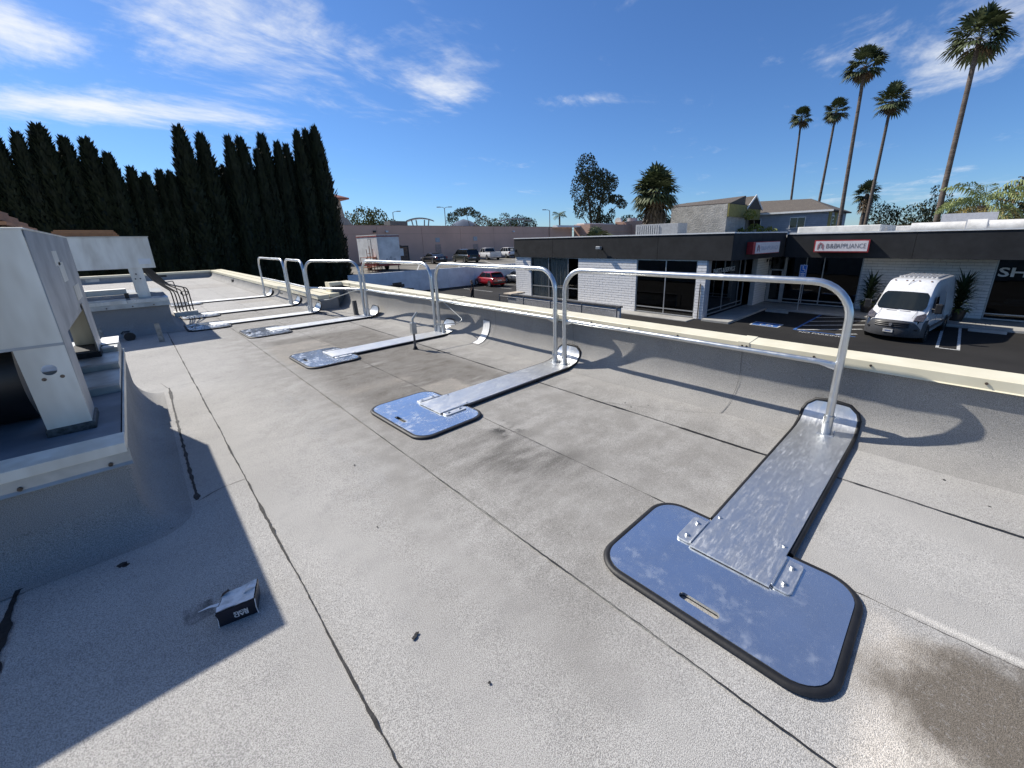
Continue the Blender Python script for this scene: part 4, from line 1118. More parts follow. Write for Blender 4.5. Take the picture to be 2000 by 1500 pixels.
SPIKE = leaf_material('spiky_leaf', (0.018, 0.030, 0.012), (0.05, 0.075, 0.03))
YEL = leaf_material('yellow_green_leaf', (0.10, 0.13, 0.025), (0.20, 0.22, 0.05))
for lb, (x_, y_), n_, s_ in (('dark pot with spiky plant left of the van', (30.6, 3.35), 120, 1.05), ('dark pot with large spiky plant and pale flowers right of the van', (30.4, -0.35), 170, 1.2)):
    t = thing('potted_plant', lb, 'potted plant', (x_, y_, GZ+0.12), group='potted plants by the store wall')
    pot = []
    for (r_, z_) in ((0.26, 0), (0.33, 0.30), (0.36, 0.52), (0.40, 0.53), (0.40, 0.60), (0.35, 0.60), (0.33, 0.54)):
        pot.append([(r_*math.cos(k*R(18)), r_*math.sin(k*R(18)), z_) for k in range(20)])
    MB().loft(pot).build('pot', mat('dark_pot', (0.03, 0.028, 0.027), 0.5, var=0.2), t, smooth=40)
    lv = MB()
    for k in range(n_):
        a_ = random.random()*6.283; e_ = 0.2+1.2*random.random()
        z0 = 0.6+random.random()*1.1*s_
        blade(lv, (0.05*math.cos(a_), 0.05*math.sin(a_), z0), (math.cos(a_)*math.cos(e_), math.sin(a_)*math.cos(e_), math.sin(e_)), 0.75*s_*(0.7+0.5*random.random()), 0.07, 0.7)
    lv.build('foliage', SPIKE, t, fix=False)
    MB().tube([(0, 0, 0.5), (0.02, 0.01, 1.8*s_)], [0.06, 0.03], 8).build('stem', mat('plant_stem', (0.07, 0.05, 0.03), 0.9), t)
    if s_ > 1:
        lo = MB()
        for k in range(70):
            a_ = random.random()*6.283
            blade(lo, (0.2*math.cos(a_), 0.2*math.sin(a_), 0.62), (math.cos(a_), math.sin(a_), 0.9*random.random()), 0.45, 0.035, 1.2)
        lo.build('underplanting', YEL, t, fix=False)
        for k in range(6):
            a_ = random.random()*6.283; MB().cyl((0.42*math.cos(a_), 0.42*math.sin(a_), 0.60+0.2*random.random()), 0.04, 0.03, 6, r2=0.02).build('flower', WHITE, t)

# low block wall with dark coping and the chain-link fence before it
t = thing('block_wall', 'low pale block wall with dark coping in front of the left store window', 'wall', (19.8, 18, GZ), world=True)
MB().box(19.62, 19.80, 13.15, 22.9, GZ, -2.22).build('wall_body', mat('pale_block', (0.50, 0.50, 0.50), 0.85, var=0.1, vs=4, bump=0.5, bs=30, bd=0.02), t)
for k in range(8): MB().box(19.56, 19.88, 13.1+k*1.23, 13.09+(k+1)*1.23, -2.22, -2.13).build('coping_block', mat('dark_coping', (0.06, 0.06, 0.065), 0.8, var=0.2), t, bevel=0.01)
MB().box(19.5, 20.9, 22.4, 23.3, -2.20, -2.10).build('end_slab', mat('warm_slab', (0.52, 0.44, 0.34), 0.8, var=0.1), t, bevel=0.02)
t = thing('chain_link_fence', 'grey chain-link fence along the driveway', 'fence', (19.2, 18, GZ), world=True)
FM = mat('fence_wire', (0.20, 0.20, 0.205), 0.5, 0.5, var=0.1)
for y_ in (13.05, 15.6, 18.2, 20.8, 23.4):
    MB().tube([(19.2, y_, GZ), (19.2, y_, -2.20)], 0.035, 8).cyl((19.2, y_, -2.20), 0.045, 0.06, 8).build('post', FM, t)
MB().tube([(19.2, 13.05, -2.28), (19.2, 23.4, -2.28)], 0.025, 6).build('top_rail', FM, t)
mesh_ = MB(); y = 13.05
while y < 23.4:
    for s_ in (-1, 1):
        a = (19.2, y if s_ > 0 else y+0.7, GZ); b = (19.2, y+0.7 if s_ > 0 else y, -2.3)
        v_ = Vector(b)-Vector(a); n_ = Vector((0, -v_.z, v_.y)).normalized()*0.006
        mesh_.quad(tuple(Vector(a)-n_), tuple(Vector(b)-n_), tuple(Vector(b)+n_), tuple(Vector(a)+n_))
    y += 0.085
mesh_.build('mesh', FM, t, fix=False, kind='stuff')

# ------------------------------------------------------------------ retaining wall, trailer, ladder rack, debris
RW = mat('pale_blue_wall', (0.80, 0.82, 0.83), 0.85, var=0.09, vs=0.8, world_space=True, bump=0.2, bs=20)
t = thing('retaining_wall', 'long pale blue retaining wall between the lower and upper parking lots', 'wall', (25, 37.3, GZ), world=True)
for k in range(7):
    MB().box(13.6+k*3.4, 13.59+(k+1)*3.4, 37.25, 37.44, GZ, -1.0+0.01*(k % 3)).build('wall_panel', RW, t, bevel=0.01)
t = thing('storage_trailer', 'white box trailer with red top trim parked on the upper lot', 'trailer', (19.15, 42.3, -1.1), 0.0)
TW = mat('trailer_white', (0.70, 0.70, 0.69), 0.5, var=0.10, vs=1.2)
TR = mat('trailer_red', (0.30, 0.05, 0.05), 0.6, var=0.2)
L2, W2 = 3.1, 1.15
MB().box(-W2, W2, -L2+1.2, L2, 0.75, 3.45).build('body', TW, t, bevel=0.03)
MB().box(-W2-0.02, W2+0.02, -L2+1.18, L2+0.02, 3.45, 3.55).build('roof', mat('trailer_roof', (0.50, 0.49, 0.47), 0.6), t, bevel=0.02)
for (a, b, c, d_) in ((-W2-0.03, W2+0.03, -L2+1.165, -L2+1.195), (-W2-0.035, -W2-0.005, -L2+1.2, L2)): MB().box(a, b, c, d_, 3.36, 3.46).build('trim', TR, t)
MB().box(-W2-0.02, -W2-0.003, -0.35, 0.25, 1.0, 3.15).build('side_door', mat('trailer_door', (0.62, 0.62, 0.61), 0.5, var=0.05), t)
for (a, b, c, d_) in ((-0.38, -0.35, 1.0, 3.18), (0.25, 0.28, 1.0, 3.18), (-0.35, 0.25, 3.15, 3.18)): MB().box(-W2-0.022, -W2-0.004, a, b, c, d_).build('door_seal', BLACKM, t)
MB().box(-W2+0.05, W2-0.05, -L2+1.3, L2-0.1, 0.52, 0.75).build('chassis', TR, t)
for (x_, y_) in ((-W2+0.1, 1.2), (W2-0.3, 1.2)):
    MB().cyl((x_, y_, 0.38), 0.38, 0.22, 20, 'x').build('wheel', TYRE, t, smooth=40)
for x_ in (-0.9, 0.9): MB().tube([(x_, -L2+1.4, 0.75), (x_, -L2+1.4, 0.0)], 0.05, 6).build('landing_leg', BLACKM, t)
rg = [(-0.5+0.25*math.cos(k*.8), 1.15+0.16*math.sin(k*.8)) for k in range(8)]
for (x_, z_, r_) in ((-0.35, 1.15, .09), (0.05, 1.2, .12), (0.1, 1.35, .07), (0.5, 1.15, .10)):
    MB().tube([(x_+r_*math.cos(k*.7), -L2+1.192, z_+r_*math.sin(k*.7)) for k in range(9)], 0.018, 5).build('graffiti_mark', mat('grey_mark', (0.25, 0.26, 0.27), 0.8), t)
OR = mat('orange_steel', (0.45, 0.14, 0.05), 0.6, var=0.2)
t = thing('orange_rack', 'cluttered orange steel rack and ladders beside the white trailer', 'rack', (17.4, 41.2, -1.1), R(20))
for (x_, y_) in ((-0.8, -0.4), (0.8, -0.4), (-0.8, 0.4), (0.8, 0.4)): MB().tube([(x_, y_, 0), (x_, y_, 1.45)], 0.03, 6).build('upright', OR, t)
for z_ in (0.45, 0.95, 1.4):
    for y_ in (-0.4, 0.4): MB().tube([(-0.8, y_, z_), (0.8, y_, z_)], 0.03, 6).build('beam', OR, t)
    MB().box(-0.8, 0.8, -0.4, 0.4, z_-0.01, z_+0.03).build('shelf', OR, t)
for k in range(4): MB().tube([(-0.7+k*0.35, -0.5, 0.0), (-0.6+k*0.4, -0.3, 2.2+0.3*(k % 2))], 0.028, 6).build('ladder_rail', OR, t)
for k in range(6): MB().tube([(-0.65, -0.46, 0.3+k*0.3), (-0.25, -0.46, 0.3+k*0.3)], 0.02, 5).build('ladder_rung', OR, t)
t = thing('wooden_shed', 'small brown lean-to between the trailer and the dark doorway', 'shed', (27.6, 56.6, -1.1), world=True)
MB().box(26.3, 29.0, 55.4, 57.2, -1.1, 1.1).build('body', mat('brown_wood', (0.20, 0.13, 0.09), 0.85, var=0.2), t)
MB().prism([(55.0, 1.1), (57.3, 1.5), (57.3, 1.6), (55.0, 1.2)], 26.1, 28.2, 'x').build('roof', BLACKM, t)
for x_ in (26.6, 27.6): MB().box(x_, x_+0.7, 55.33, 55.38, -0.1, 0.9).build('notice', WHITE, t)
t = thing('scrap_pile', 'dark heap of scrap and crushed crates at the foot of the retaining wall', 'scrap pile', (17.2, 35.6, GZ))
for k in range(14):
    a_ = random.random()*6.28; r_ = 1.5*random.random()
    s_ = MB(); w_, h_, l_ = 0.3+0.5*random.random(), 0.10+0.3*random.random(), 0.5+0.8*random.random()
    s_.box(-l_/2, l_/2, -w_/2, w_/2, 0, h_)
    xf = Matrix.Translation((r_*math.cos(a_), r_*0.6*math.sin(a_), 0.15+1.0*max(0, 1-r_/1.6)*random.random())) @ Matrix.Rotation(a_, 4, 'Z') @ Matrix.Rotation(0.4*(random.random()-.5), 4, 'Y')
    s_.build('crate' if k % 3 else 'panel', [BLACKM, mat('navy_tarp', (0.02, 0.025, 0.06), 0.6), mat('dull_scrap', (0.06, 0.06, 0.06), 0.6)][k % 3], t, xf=xf)

# ================================================================== VEHICLES
def wheel(t, x, y, r, w, side):
    """wheel > tyre, rim ; axle along local y"""
    prof = [(0.62, -w/2), (0.94, -w/2), (1.0, -w/2+0.03), (1.0, w/2-0.03), (0.94, w/2), (0.62, w/2)]
    rings = [[(x+r*q[0]*math.cos(k*R(15)), y+q[1], r+r*q[0]*math.sin(k*R(15))) for k in range(24)] for q in prof]
    o = MB().loft(rings, cap=False).build('wheel', TYRE, t, smooth=40)
    yo = y+side*(w/2-0.025)
    rm = MB().cyl((x, min(yo, yo-side*0.03), r), r*0.63, 0.03, 20, 'y')
    for k in range(5):
        a = k*R(72); c, s = math.cos(a), math.sin(a)
        rm.add([(x+c*0.05-s*0.04, yo+side*0.012, r+s*0.05+c*0.04), (x+c*r*0.6-s*0.03, yo+side*0.008, r+s*r*0.6+c*0.03), (x+c*r*0.6+s*0.03, yo+side*0.008, r+s*r*0.6-c*0.03), (x+c*0.05+s*0.04, yo+side*0.012, r+s*0.05-c*0.04)], [(0, 1, 2, 3)])
    q = rm.build('rim', RIM, o); return o


def sect(x, hw, zb, zs, zt, tw, rc=0.10):
    """closed body cross-section at station x: sill zb, belt zs, top zt, top half width tw"""
    h = [(hw*0.90, zb), (hw*0.985, zb+0.10), (hw, (zb+zs)/2), (hw*0.985, zs), (tw+(hw*0.985-tw)*0.25, zt-rc*0.6), (tw-rc*0.4, zt-0.01), (tw*0.55, zt+0.015), (0.0, zt+0.025)]
    return [(x, y, z) for y, z in h]+[(x, -y, z) for y, z in reversed(h[:-1])]


def car(name, label, cat, loc, rz, paint_, kind, group):
    """kinds share one builder: lower body loft, glazed cabin loft, roof skin, pillars, wheels, lamps"""
    S = {'hatch': dict(L=3.95, W=0.84, belt=0.93, H=1.50, body=[(0, .62, .52), (.12, .74, .68), (.5, .80, .84), (1.05, .84, .93), (2.0, .84, .95), (3.2, .84, .97), (3.7, .82, .97), (3.88, .80, .93), (3.95, .74, .72)], cab=(0.95, 1.70, 3.25, 3.72), wr=.31, wx=(.72, 3.22)),
         'sedan': dict(L=4.6, W=0.89, belt=0.95, H=1.45, body=[(0, .66, .55), (.15, .80, .70), (.6, .86, .86), (1.3, .89, .94), (2.4, .89, .96), (3.7, .89, .99), (4.3, .86, .99), (4.5, .83, .95), (4.6, .76, .70)], cab=(1.2, 2.0, 3.2, 4.05), wr=.33, wx=(.88, 3.65)),
         'coupe': dict(L=4.7, W=0.91, belt=0.92, H=1.38, body=[(0, .66, .52), (.15, .80, .66), (.7, .88, .82), (1.5, .91, .92), (2.6, .91, .94), (3.8, .91, .98), (4.4, .88, .99), (4.6, .84, .95), (4.7, .78, .70)], cab=(1.45, 2.25, 3.05, 4.15), wr=.34, wx=(.9, 3.75)),
         'minivan': dict(L=5.0, W=0.98, belt=1.06, H=1.77, body=[(0, .72, .60), (.15, .86, .78), (.55, .94, .95), (1.0, .98, 1.06), (2.4, .98, 1.08), (4.2, .98, 1.08), (4.75, .96, 1.08), (4.92, .93, 1.05), (5.0, .88, .75)], cab=(0.85, 1.85, 4.35, 4.86), wr=.33, wx=(.92, 3.98)),
         'suv': dict(L=4.5, W=0.91, belt=1.05, H=1.68, body=[(0, .68, .60), (.12, .80, .80), (.5, .88, .95), (1.1, .91, 1.04), (2.2, .91, 1.06), (3.8, .91, 1.08), (4.25, .89, 1.08), (4.42, .86, 1.04), (4.5, .80, .75)], cab=(1.0, 1.75, 3.75, 4.3), wr=.34, wx=(.85, 3.55)),
         'pickup': dict(L=5.4, W=0.95, belt=1.06, H=1.76, body=[(0, .72, .70), (.12, .88, .90), (.5, .93, 1.04), (1.35, .95, 1.08), (2.4, .95, 1.10), (3.45, .95, 1.12), (3.55, .95, 1.12), (5.30, .95, 1.14), (5.4, .92, 1.10)], cab=(1.35, 1.95, 3.2, 3.5), wr=.37, wx=(.92, 4.25))}[kind]
    t = thing(name, label, cat, loc, rz, group)
    L, W, H = S['L'], S['W'], S['H']; zb = 0.24 if kind not in ('pickup', 'suv') else 0.34
    xo = -L/2
    rings = [sect(x+xo, w, zb+(0.10 if i in (0, len(S['body'])-1) else 0), min(z-0.08, 0.80*z+0.06), z, w*0.90) for i, (x, w, z) in enumerate(S['body'])]
    body = MB().loft(rings).build('body', paint_, t, smooth=38)
    a, b, c, d = [q+xo for q in S['cab']]; bz = S['belt']-0.04
    def ring(x, hw, z): return [(x, -hw, z), (x, hw, z)]
    # cabin glass as a tapered block
    gw, rw = W*0.90, W*0.72
    gl = MB(); lo = [(a, -gw*0.92, bz), (a, gw*0.92, bz), (d, gw*0.92, bz), (d, -gw*0.92, bz)]; mid = [(a+(b-a)*0.55, -gw*0.93, bz+(H-bz)*0.55), (a+(b-a)*0.55, gw*0.93, bz+(H-bz)*0.55), (d-(d-c)*0.55, gw*0.93, bz+(H-bz)*0.55), (d-(d-c)*0.55, -gw*0.93, bz+(H-bz)*0.55)]
    hi = [(b, -rw, H-0.05), (b, rw, H-0.05), (c, rw, H-0.05), (c, -rw, H-0.05)]
    gl.loft([lo, mid, hi]); gl.build('windows', CARGLASS, t, smooth=25)
    rf = MB()
    rr = []
    for k in range(7):
        q = k/6; x = b-0.06+(c-b+0.12)*q; cr = 0.035*math.sin(q*math.pi); hw = rw*(1.0 if 0 < k < 6 else 0.94)
        rr.append([(x, -hw-0.02, H-0.075), (x, -hw*0.92, H-0.02+cr*0.4), (x, -hw*0.5, H+cr*0.8), (x, 0, H+cr), (x, hw*0.5, H+cr*0.8), (x, hw*0.92, H-0.02+cr*0.4), (x, hw+0.02, H-0.075), (x, 0, H-0.08)])
    rf.loft(rr); rf.build('roof', paint_, t, smooth=40)
    nsp = {'hatch': 2, 'sedan': 2, 'coupe': 1, 'minivan': 3, 'suv': 3, 'pickup': 2}[kind]
    for s in (-1, 1):
        segs = [((a, gw*0.94, bz), (b, rw+0.01, H-0.05)), ((d, gw*0.94, bz), (c, rw+0.01, H-0.05))]
        for k in range(1, nsp):
            q = k/nsp; segs.append(((a+0.25+(d-a-0.35)*q, gw*0.945, bz), (b+(c-b)*q, rw+0.012, H-0.05)))
        for k, (p, q) in enumerate(segs):
            m = Vector(p).lerp(Vector(q), 0.55); m.y = gw*0.945
            MB().tube([(p[0], s*p[1], p[2]-0.03), (m.x, s*m.y, m.z), (q[0], s*q[1], q[2])], 0.045 if (k == 1 and kind in ('hatch', 'coupe', 'sedan')) else 0.03, 6).build('pillar', paint_, t, smooth=60)
        for xw in S['wx']:
            ar = MB().cyl((xw+xo, s*(W-0.11) if s > 0 else -W+0.001, S['wr']+0.01), S['wr']*1.17, 0.109, 22, 'y'); ar.build('wheel_arch', BLACKM, t, smooth=40)
            wheel(t, xw+xo, s*(W-0.07), S['wr'], 0.20, s)
        hl = MB().box(xo+0.06, xo+0.30, min(s*W*0.55, s*W*0.86), max(s*W*0.55, s*W*0.86), 0.60, 0.74); hl.build('headlight', mat('headlight', (0.55, 0.55, 0.56), 0.15, spec=0.8), t, bevel=0.03)
        zt = S['body'][-2][2]
        tl = MB().box(-xo-0.20, -xo-0.012, min(s*W*0.66, s*W*0.93), max(s*W*0.66, s*W*0.93), zt-(0.34 if kind in ('minivan', 'suv', 'pickup') else 0.24), zt-0.04); tl.build('taillight', mat('taillight', (0.22, 0.008, 0.008), 0.25, var=0.1), t, bevel=0.02)
        MB().box(a+0.20, a+0.36, min(s*(W-0.01), s*(W+0.14)), max(s*(W-0.01), s*(W+0.14)), bz-0.02, bz+0.11).build('mirror', paint_, t, bevel=0.03)
        for q in ((0.40,) if kind == 'coupe' else (0.36, 0.66)):
            MB().box(a+(d-a)*q+0.25, a+(d-a)*q+0.42, min(s*W*0.985, s*(W+0.012)), max(s*W*0.985, s*(W+0.012)), bz-0.14, bz-0.11).build('door_handle', paint_, t)
    MB().box(-xo-0.03, -xo+0.02, -0.26, 0.26, 0.60, 0.74).build('number_plate', mat('plate', (0.60, 0.60, 0.58), 0.4), t)
    MB().box(-xo-0.12, -xo+0.05, -W*0.86, W*0.86, 0.36, 0.56).build('rear_bumper', BLACKM if kind != 'pickup' else RIM, t, bevel=0.04)
    MB().box(xo-0.04, xo+0.12, -W*0.78, W*0.78, 0.34, 0.52).build('front_bumper', paint_, t, bevel=0.04)
    MB().box(xo+0.01, xo+0.10, -W*0.45, W*0.45, 0.56, 0.70).build('grille', BLACKM, t)
    if kind == 'pickup':
        MB().box(3.66+xo, 5.30+xo, -0.78, 0.78, 1.12, 1.178).build('bed_opening', DARKIN, t)
        for s in (-1, 1): MB().box(3.58+xo, 5.36+xo, min(s*0.78, s*0.90), max(s*0.78, s*0.90), 1.12, 1.20).build('bed_rail', paint_, t, bevel=0.01)
        MB().box(5.29+xo, 5.41+xo, -0.80, 0.80, 0.66, 1.19).build('tailgate', paint_, t, bevel=0.02)
    if kind in ('hatch', 'suv'): MB().box(c-0.05, c+0.24, -rw*0.9, rw*0.9, H-0.065, H-0.03).build('spoiler', paint_, t, bevel=0.01)
    return t


def cpaint(n, c, m=0.0): return mat(n, c, 0.25, m, var=0.04, coat=0.8, rv=0.02)


UL, LL = 'cars parked on the upper lot', 'cars parked on the lower lot'
car('parked_car', 'red hatchback parked at the foot of the retaining wall', 'car', (27.6, 35.2, GZ), R(-96), cpaint('red_paint', (0.36, 0.010, 0.012)), 'hatch', LL)
car('parked_car', 'silver grey sedan half hidden by the left end of the store', 'car', (31.6, 34.6, GZ), R(-92), cpaint('grey_paint', (0.24, 0.25, 0.255), 0.5), 'sedan', LL)
car('parked_car', 'black coupe parked on the upper lot, leftmost of the row', 'car', (29.6, 49.6, -1.1), R(-94), cpaint('black_paint', (0.010, 0.010, 0.012)), 'coupe', UL)
car('parked_car', 'dark green minivan with tan lower body between the coupe and the pickup', 'car', (33.4, 47.6, -1.1), R(-98), cpaint('green_paint', (0.035, 0.040, 0.032), 0.3), 'minivan', UL)
car('pickup_truck', 'white pickup truck parked on the upper lot', 'pickup', (40.0, 51.0, -1.1), R(-104), cpaint('white_car', (0.66, 0.66, 0.65)), 'pickup', UL)
car('parked_car', 'white compact SUV partly hidden behind the corner of the store', 'car', (45.6, 53.0, -1.1), R(-104), cpaint('white_car2', (0.66, 0.66, 0.66)), 'suv', UL)


# ---- the tall white delivery van facing us (local: front at -x)
def make_van():
    t = thing('delivery_van', 'tall white delivery van with grey bumper parked facing the driveway', 'van', (26.12, 1.22, GZ), R(-8))
    VW = cpaint('van_white', (0.72, 0.72, 0.72)); VG = mat('van_grey_plastic', (0.055, 0.057, 0.062), 0.55, var=0.06)
    def bow(y, d): return d*(abs(y)/1.0)**2.6
    # body: stations along x with cross-sections; nose stations are bowed in plan
    def ring(x, zb, zt, hw, tw, bw=0.0, zs=1.1, rc=0.16):
        zs = min(zs, zt-0.05)
        h = [(hw*0.96, zb), (hw, zb+0.15), (hw, zs), (tw+(hw-tw)*0.35, zs+(zt-zs)*0.62), (tw, zt-rc*0.9), (tw-rc*0.35, zt-rc*0.25), (tw-rc, zt), (tw*0.5, zt+0.015), (0, zt+0.02)]
        return [(x+bow(y, bw), y, z) for y, z in h]+[(x+bow(y, bw), -y, z) for y, z in reversed(h[:-1])]
    X0 = -2.85
    st_ = [(0.02, .45, .94, .93, .80, .42), (0.20, .40, 1.06, .97, .86, .36), (0.50, .36, 1.18, 1.0, .88, .22), (0.80, .34, 1.30, 1.02, .90, .08), (1.12, .34, 1.66, 1.02, .89, .02), (1.46, .34, 2.02, 1.02, .87, 0), (1.72, .34, 2.28, 1.02, .86, 0), (2.05, .34, 2.48, 1.02, .86, 0), (2.5, .34, 2.56, 1.02, .86, 0), (5.2, .34, 2.58, 1.02, .86, 0), (5.55, .34, 2.55, 1.01, .85, 0), (5.62, .40, 2.46, .98, .82, 0)]
    MB().loft([ring(X0+a, b, c, d, e, f) for a, b, c, d, e, f in st_]).build('body', VW, t, smooth=32)
    # grey bumper wrapping the nose
    rings = []
    for k in range(17):
        y = -1.03+2.06*k/16; xb = X0-0.05+bow(y, 0.52)
        rings.append([(xb+0.35, y, .22), (xb+0.04, y, .24), (xb-0.02, y, .40), (xb, y, .62), (xb+0.03, y, .86-0.02*abs(y)), (xb+0.10, y, .955), (xb+0.35, y, .96)])
    MB().loft(rings).build('front_bumper', VG, t, smooth=40)
    def onx(y): return X0-0.06+bow(y, 0.52)
    gr = MB()
    for z0, z1 in ((.66, .72), (.745, .80), (.825, .87)):
        rg = []
        for k in range(9):
            y = -0.58+1.16*k/8; rg.append([(onx(y)-0.005, y, z0), (onx(y)-0.02, y, (z0+z1)/2), (onx(y)-0.005, y, z1), (onx(y)+0.05, y, z1), (onx(y)+0.05, y, z0)])
        gr.loft(rg)
    gr.build('grille', mat('van_black_plastic', (0.018, 0.018, 0.02), 0.4), t, smooth=30)
    me = flat_mesh('emblem', [[(-.05, .06), (.05, .06), (.06, .0), (.03, -.07), (0, -.09), (-.03, -.07), (-.06, 0)]], 0, 0.02)
    me.transform(Matrix.Translation((X0-0.085, 0, .775)) @ Matrix.Rotation(R(-90), 4, 'Z') @ Matrix.Rotation(R(90), 4, 'X')); finish('emblem', setm(me, RIM), t, bevel=0.004)
    MB().box(X0-0.085, X0-0.06, -0.17+0.05, 0.17+0.05, .42, .56).build('number_plate', mat('plate', (0.60, 0.60, 0.58), 0.4), t, bevel=0.004)
    MB().box(X0-0.088, X0-0.084, -0.10+0.05, 0.10+0.05, .465, .515).build('plate_characters', mat('plate_blue', (0.12, 0.16, 0.30), 0.5), t)
    for s in (-1, 1):
        # headlamp lying on the wing
        pts = [(X0+0.16, s*0.66, 0.97), (X0+0.30, s*0.96, 0.95), (X0+0.54, s*0.99, 1.12), (X0+0.66, s*0.93, 1.265), (X0+0.38, s*0.70, 1.165)]
        c_ = [Vector(p) for p in pts]; nrm = (c_[1]-c_[0]).cross(c_[3]-c_[0]).normalized()
        if nrm.z < 0: nrm = -nrm
        MB().loft([[p-nrm*0.04 for p in c_], [p+nrm*0.012 for p in c_]]).build('headlight', mat('van_lamp', (0.10, 0.09, 0.095), 0.08, spec=0.9, var=0.3, vs=18), t, bevel=0.012)
        MB().box(onx(0.78)-0.02, onx(0.78)+0.06, min(s*0.66, s*0.86), max(s*0.66, s*0.86), .555, .605).build('fog_slot', BLACKM, t)
        # mirror on an arm
        MB().tube([(X0+1.05, s*1.0, 1.42), (X0+1.02, s*1.16, 1.40)], 0.035, 6).build('mirror_arm', BLACKM, t)
        MB().box(X0+0.96, X0+1.10, min(s*1.10, s*1.34), max(s*1.10, s*1.34), 1.24, 1.66).build('mirror', BLACKM, t, bevel=0.04)
        # side window and door seams
        sw_ = [(X0+1.20, s*1.024, 1.24), (X0+2.05, s*1.024, 1.20), (X0+2.05, s*0.985, 1.86), (X0+1.62, s*0.985, 1.88)]
        MB().loft([[Vector(p) for p in sw_], [Vector(p)+Vector((0, s*0.012, 0)) for p in sw_]]).build('side_window', CARGLASS, t)
        for xs in (X0+2.15, X0+3.45): MB().tube([(xs, s*1.018, .45), (xs, s*1.022, 1.1), (xs, s*0.955, 1.95)], 0.006, 5).build('door_seam', BLACKM, t)
        for xw in (0.98, 4.45):
            MB().cyl((X0+xw, 0.91 if s > 0 else -1.03, .36), 0.41, 0.12, 24, 'y').build('wheel_arch', BLACKM, t, smooth=40)
            wheel(t, X0+xw, s*0.94, .35, 0.22, s)
        MB().box(X0+0.5, X0+5.6, min(s*1.0, s*1.035), max(s*1.0, s*1.035), .52, .64).build('side_trim', VG, t, bevel=0.01)
    # windscreen, bowed, set 12 mm proud of the body
    rings = []
    for k in range(9):
        q = k/8; x = X0+0.83+(1.47-0.83)*q; z = 1.325+(2.01-1.325)*q; hw = 0.865-0.085*q
        cx = 1.0-(0.12 if k in (0, 8) else 0.03 if k in (1, 7) else 0)
        rings.append([(x-0.052+0.05*(abs(m)**2.4), m*hw*cx, z+0.045-0.022*abs(m)**2) for m in [-1+0.2*j for j in range(11)]])
    MB().loft(rings, cap=False, closed=False).build('windscreen', mat('windscreen', (0.010, 0.014, 0.015), 0.04, spec=0.5, rv=0.005, var=0.02), t, smooth=60)
    for (a_, b_) in ((-0.55, 0.05), (0.05, 0.62)): MB().tube([(X0+0.77, a_, 1.345), (X0+0.80, b_, 1.375)], 0.013, 5).build('wiper', BLACKM, t)
    for (a_, b_) in ((-0.40, -0.04), (0.06, 0.42)): MB().box(X0+0.68, X0+0.74, a_, b_, 1.275, 1.287).build('hood_vent', VG, t, xf=None)
    MB().tube([(X0+0.80, -0.62, 1.315), (X0+0.18, -0.60, 1.07)], 0.006, 5).build('hood_seam', BLACKM, t); MB().tube([(X0+0.80, 0.62, 1.315), (X0+0.18, 0.60, 1.07)], 0.006, 5).build('hood_seam', BLACKM, t)
    for k in range(9):
        MB().box(X0+2.75, X0+5.1, -0.66+k*0.16, -0.60+k*0.16, 2.585, 2.625).build('roof_rib', VW, t, bevel=0.008)
    for y_ in (-0.62, -0.22, 0.0, 0.22, 0.62): MB().box(X0+1.98, X0+2.06, y_-0.03, y_+0.03, 2.475, 2.505).build('marker_lamp', mat('amber', (0.30, 0.16, 0.10), 0.3), t, bevel=0.008)
    MB().tube([(X0+1.75, 0.08, 2.32), (X0+2.1, -0.08, 2.68)], 0.008, 5).build('aerial', BLACKM, t)
    # cab: steering wheel, seats, dashboard behind the glass are dark
    return t


make_van()


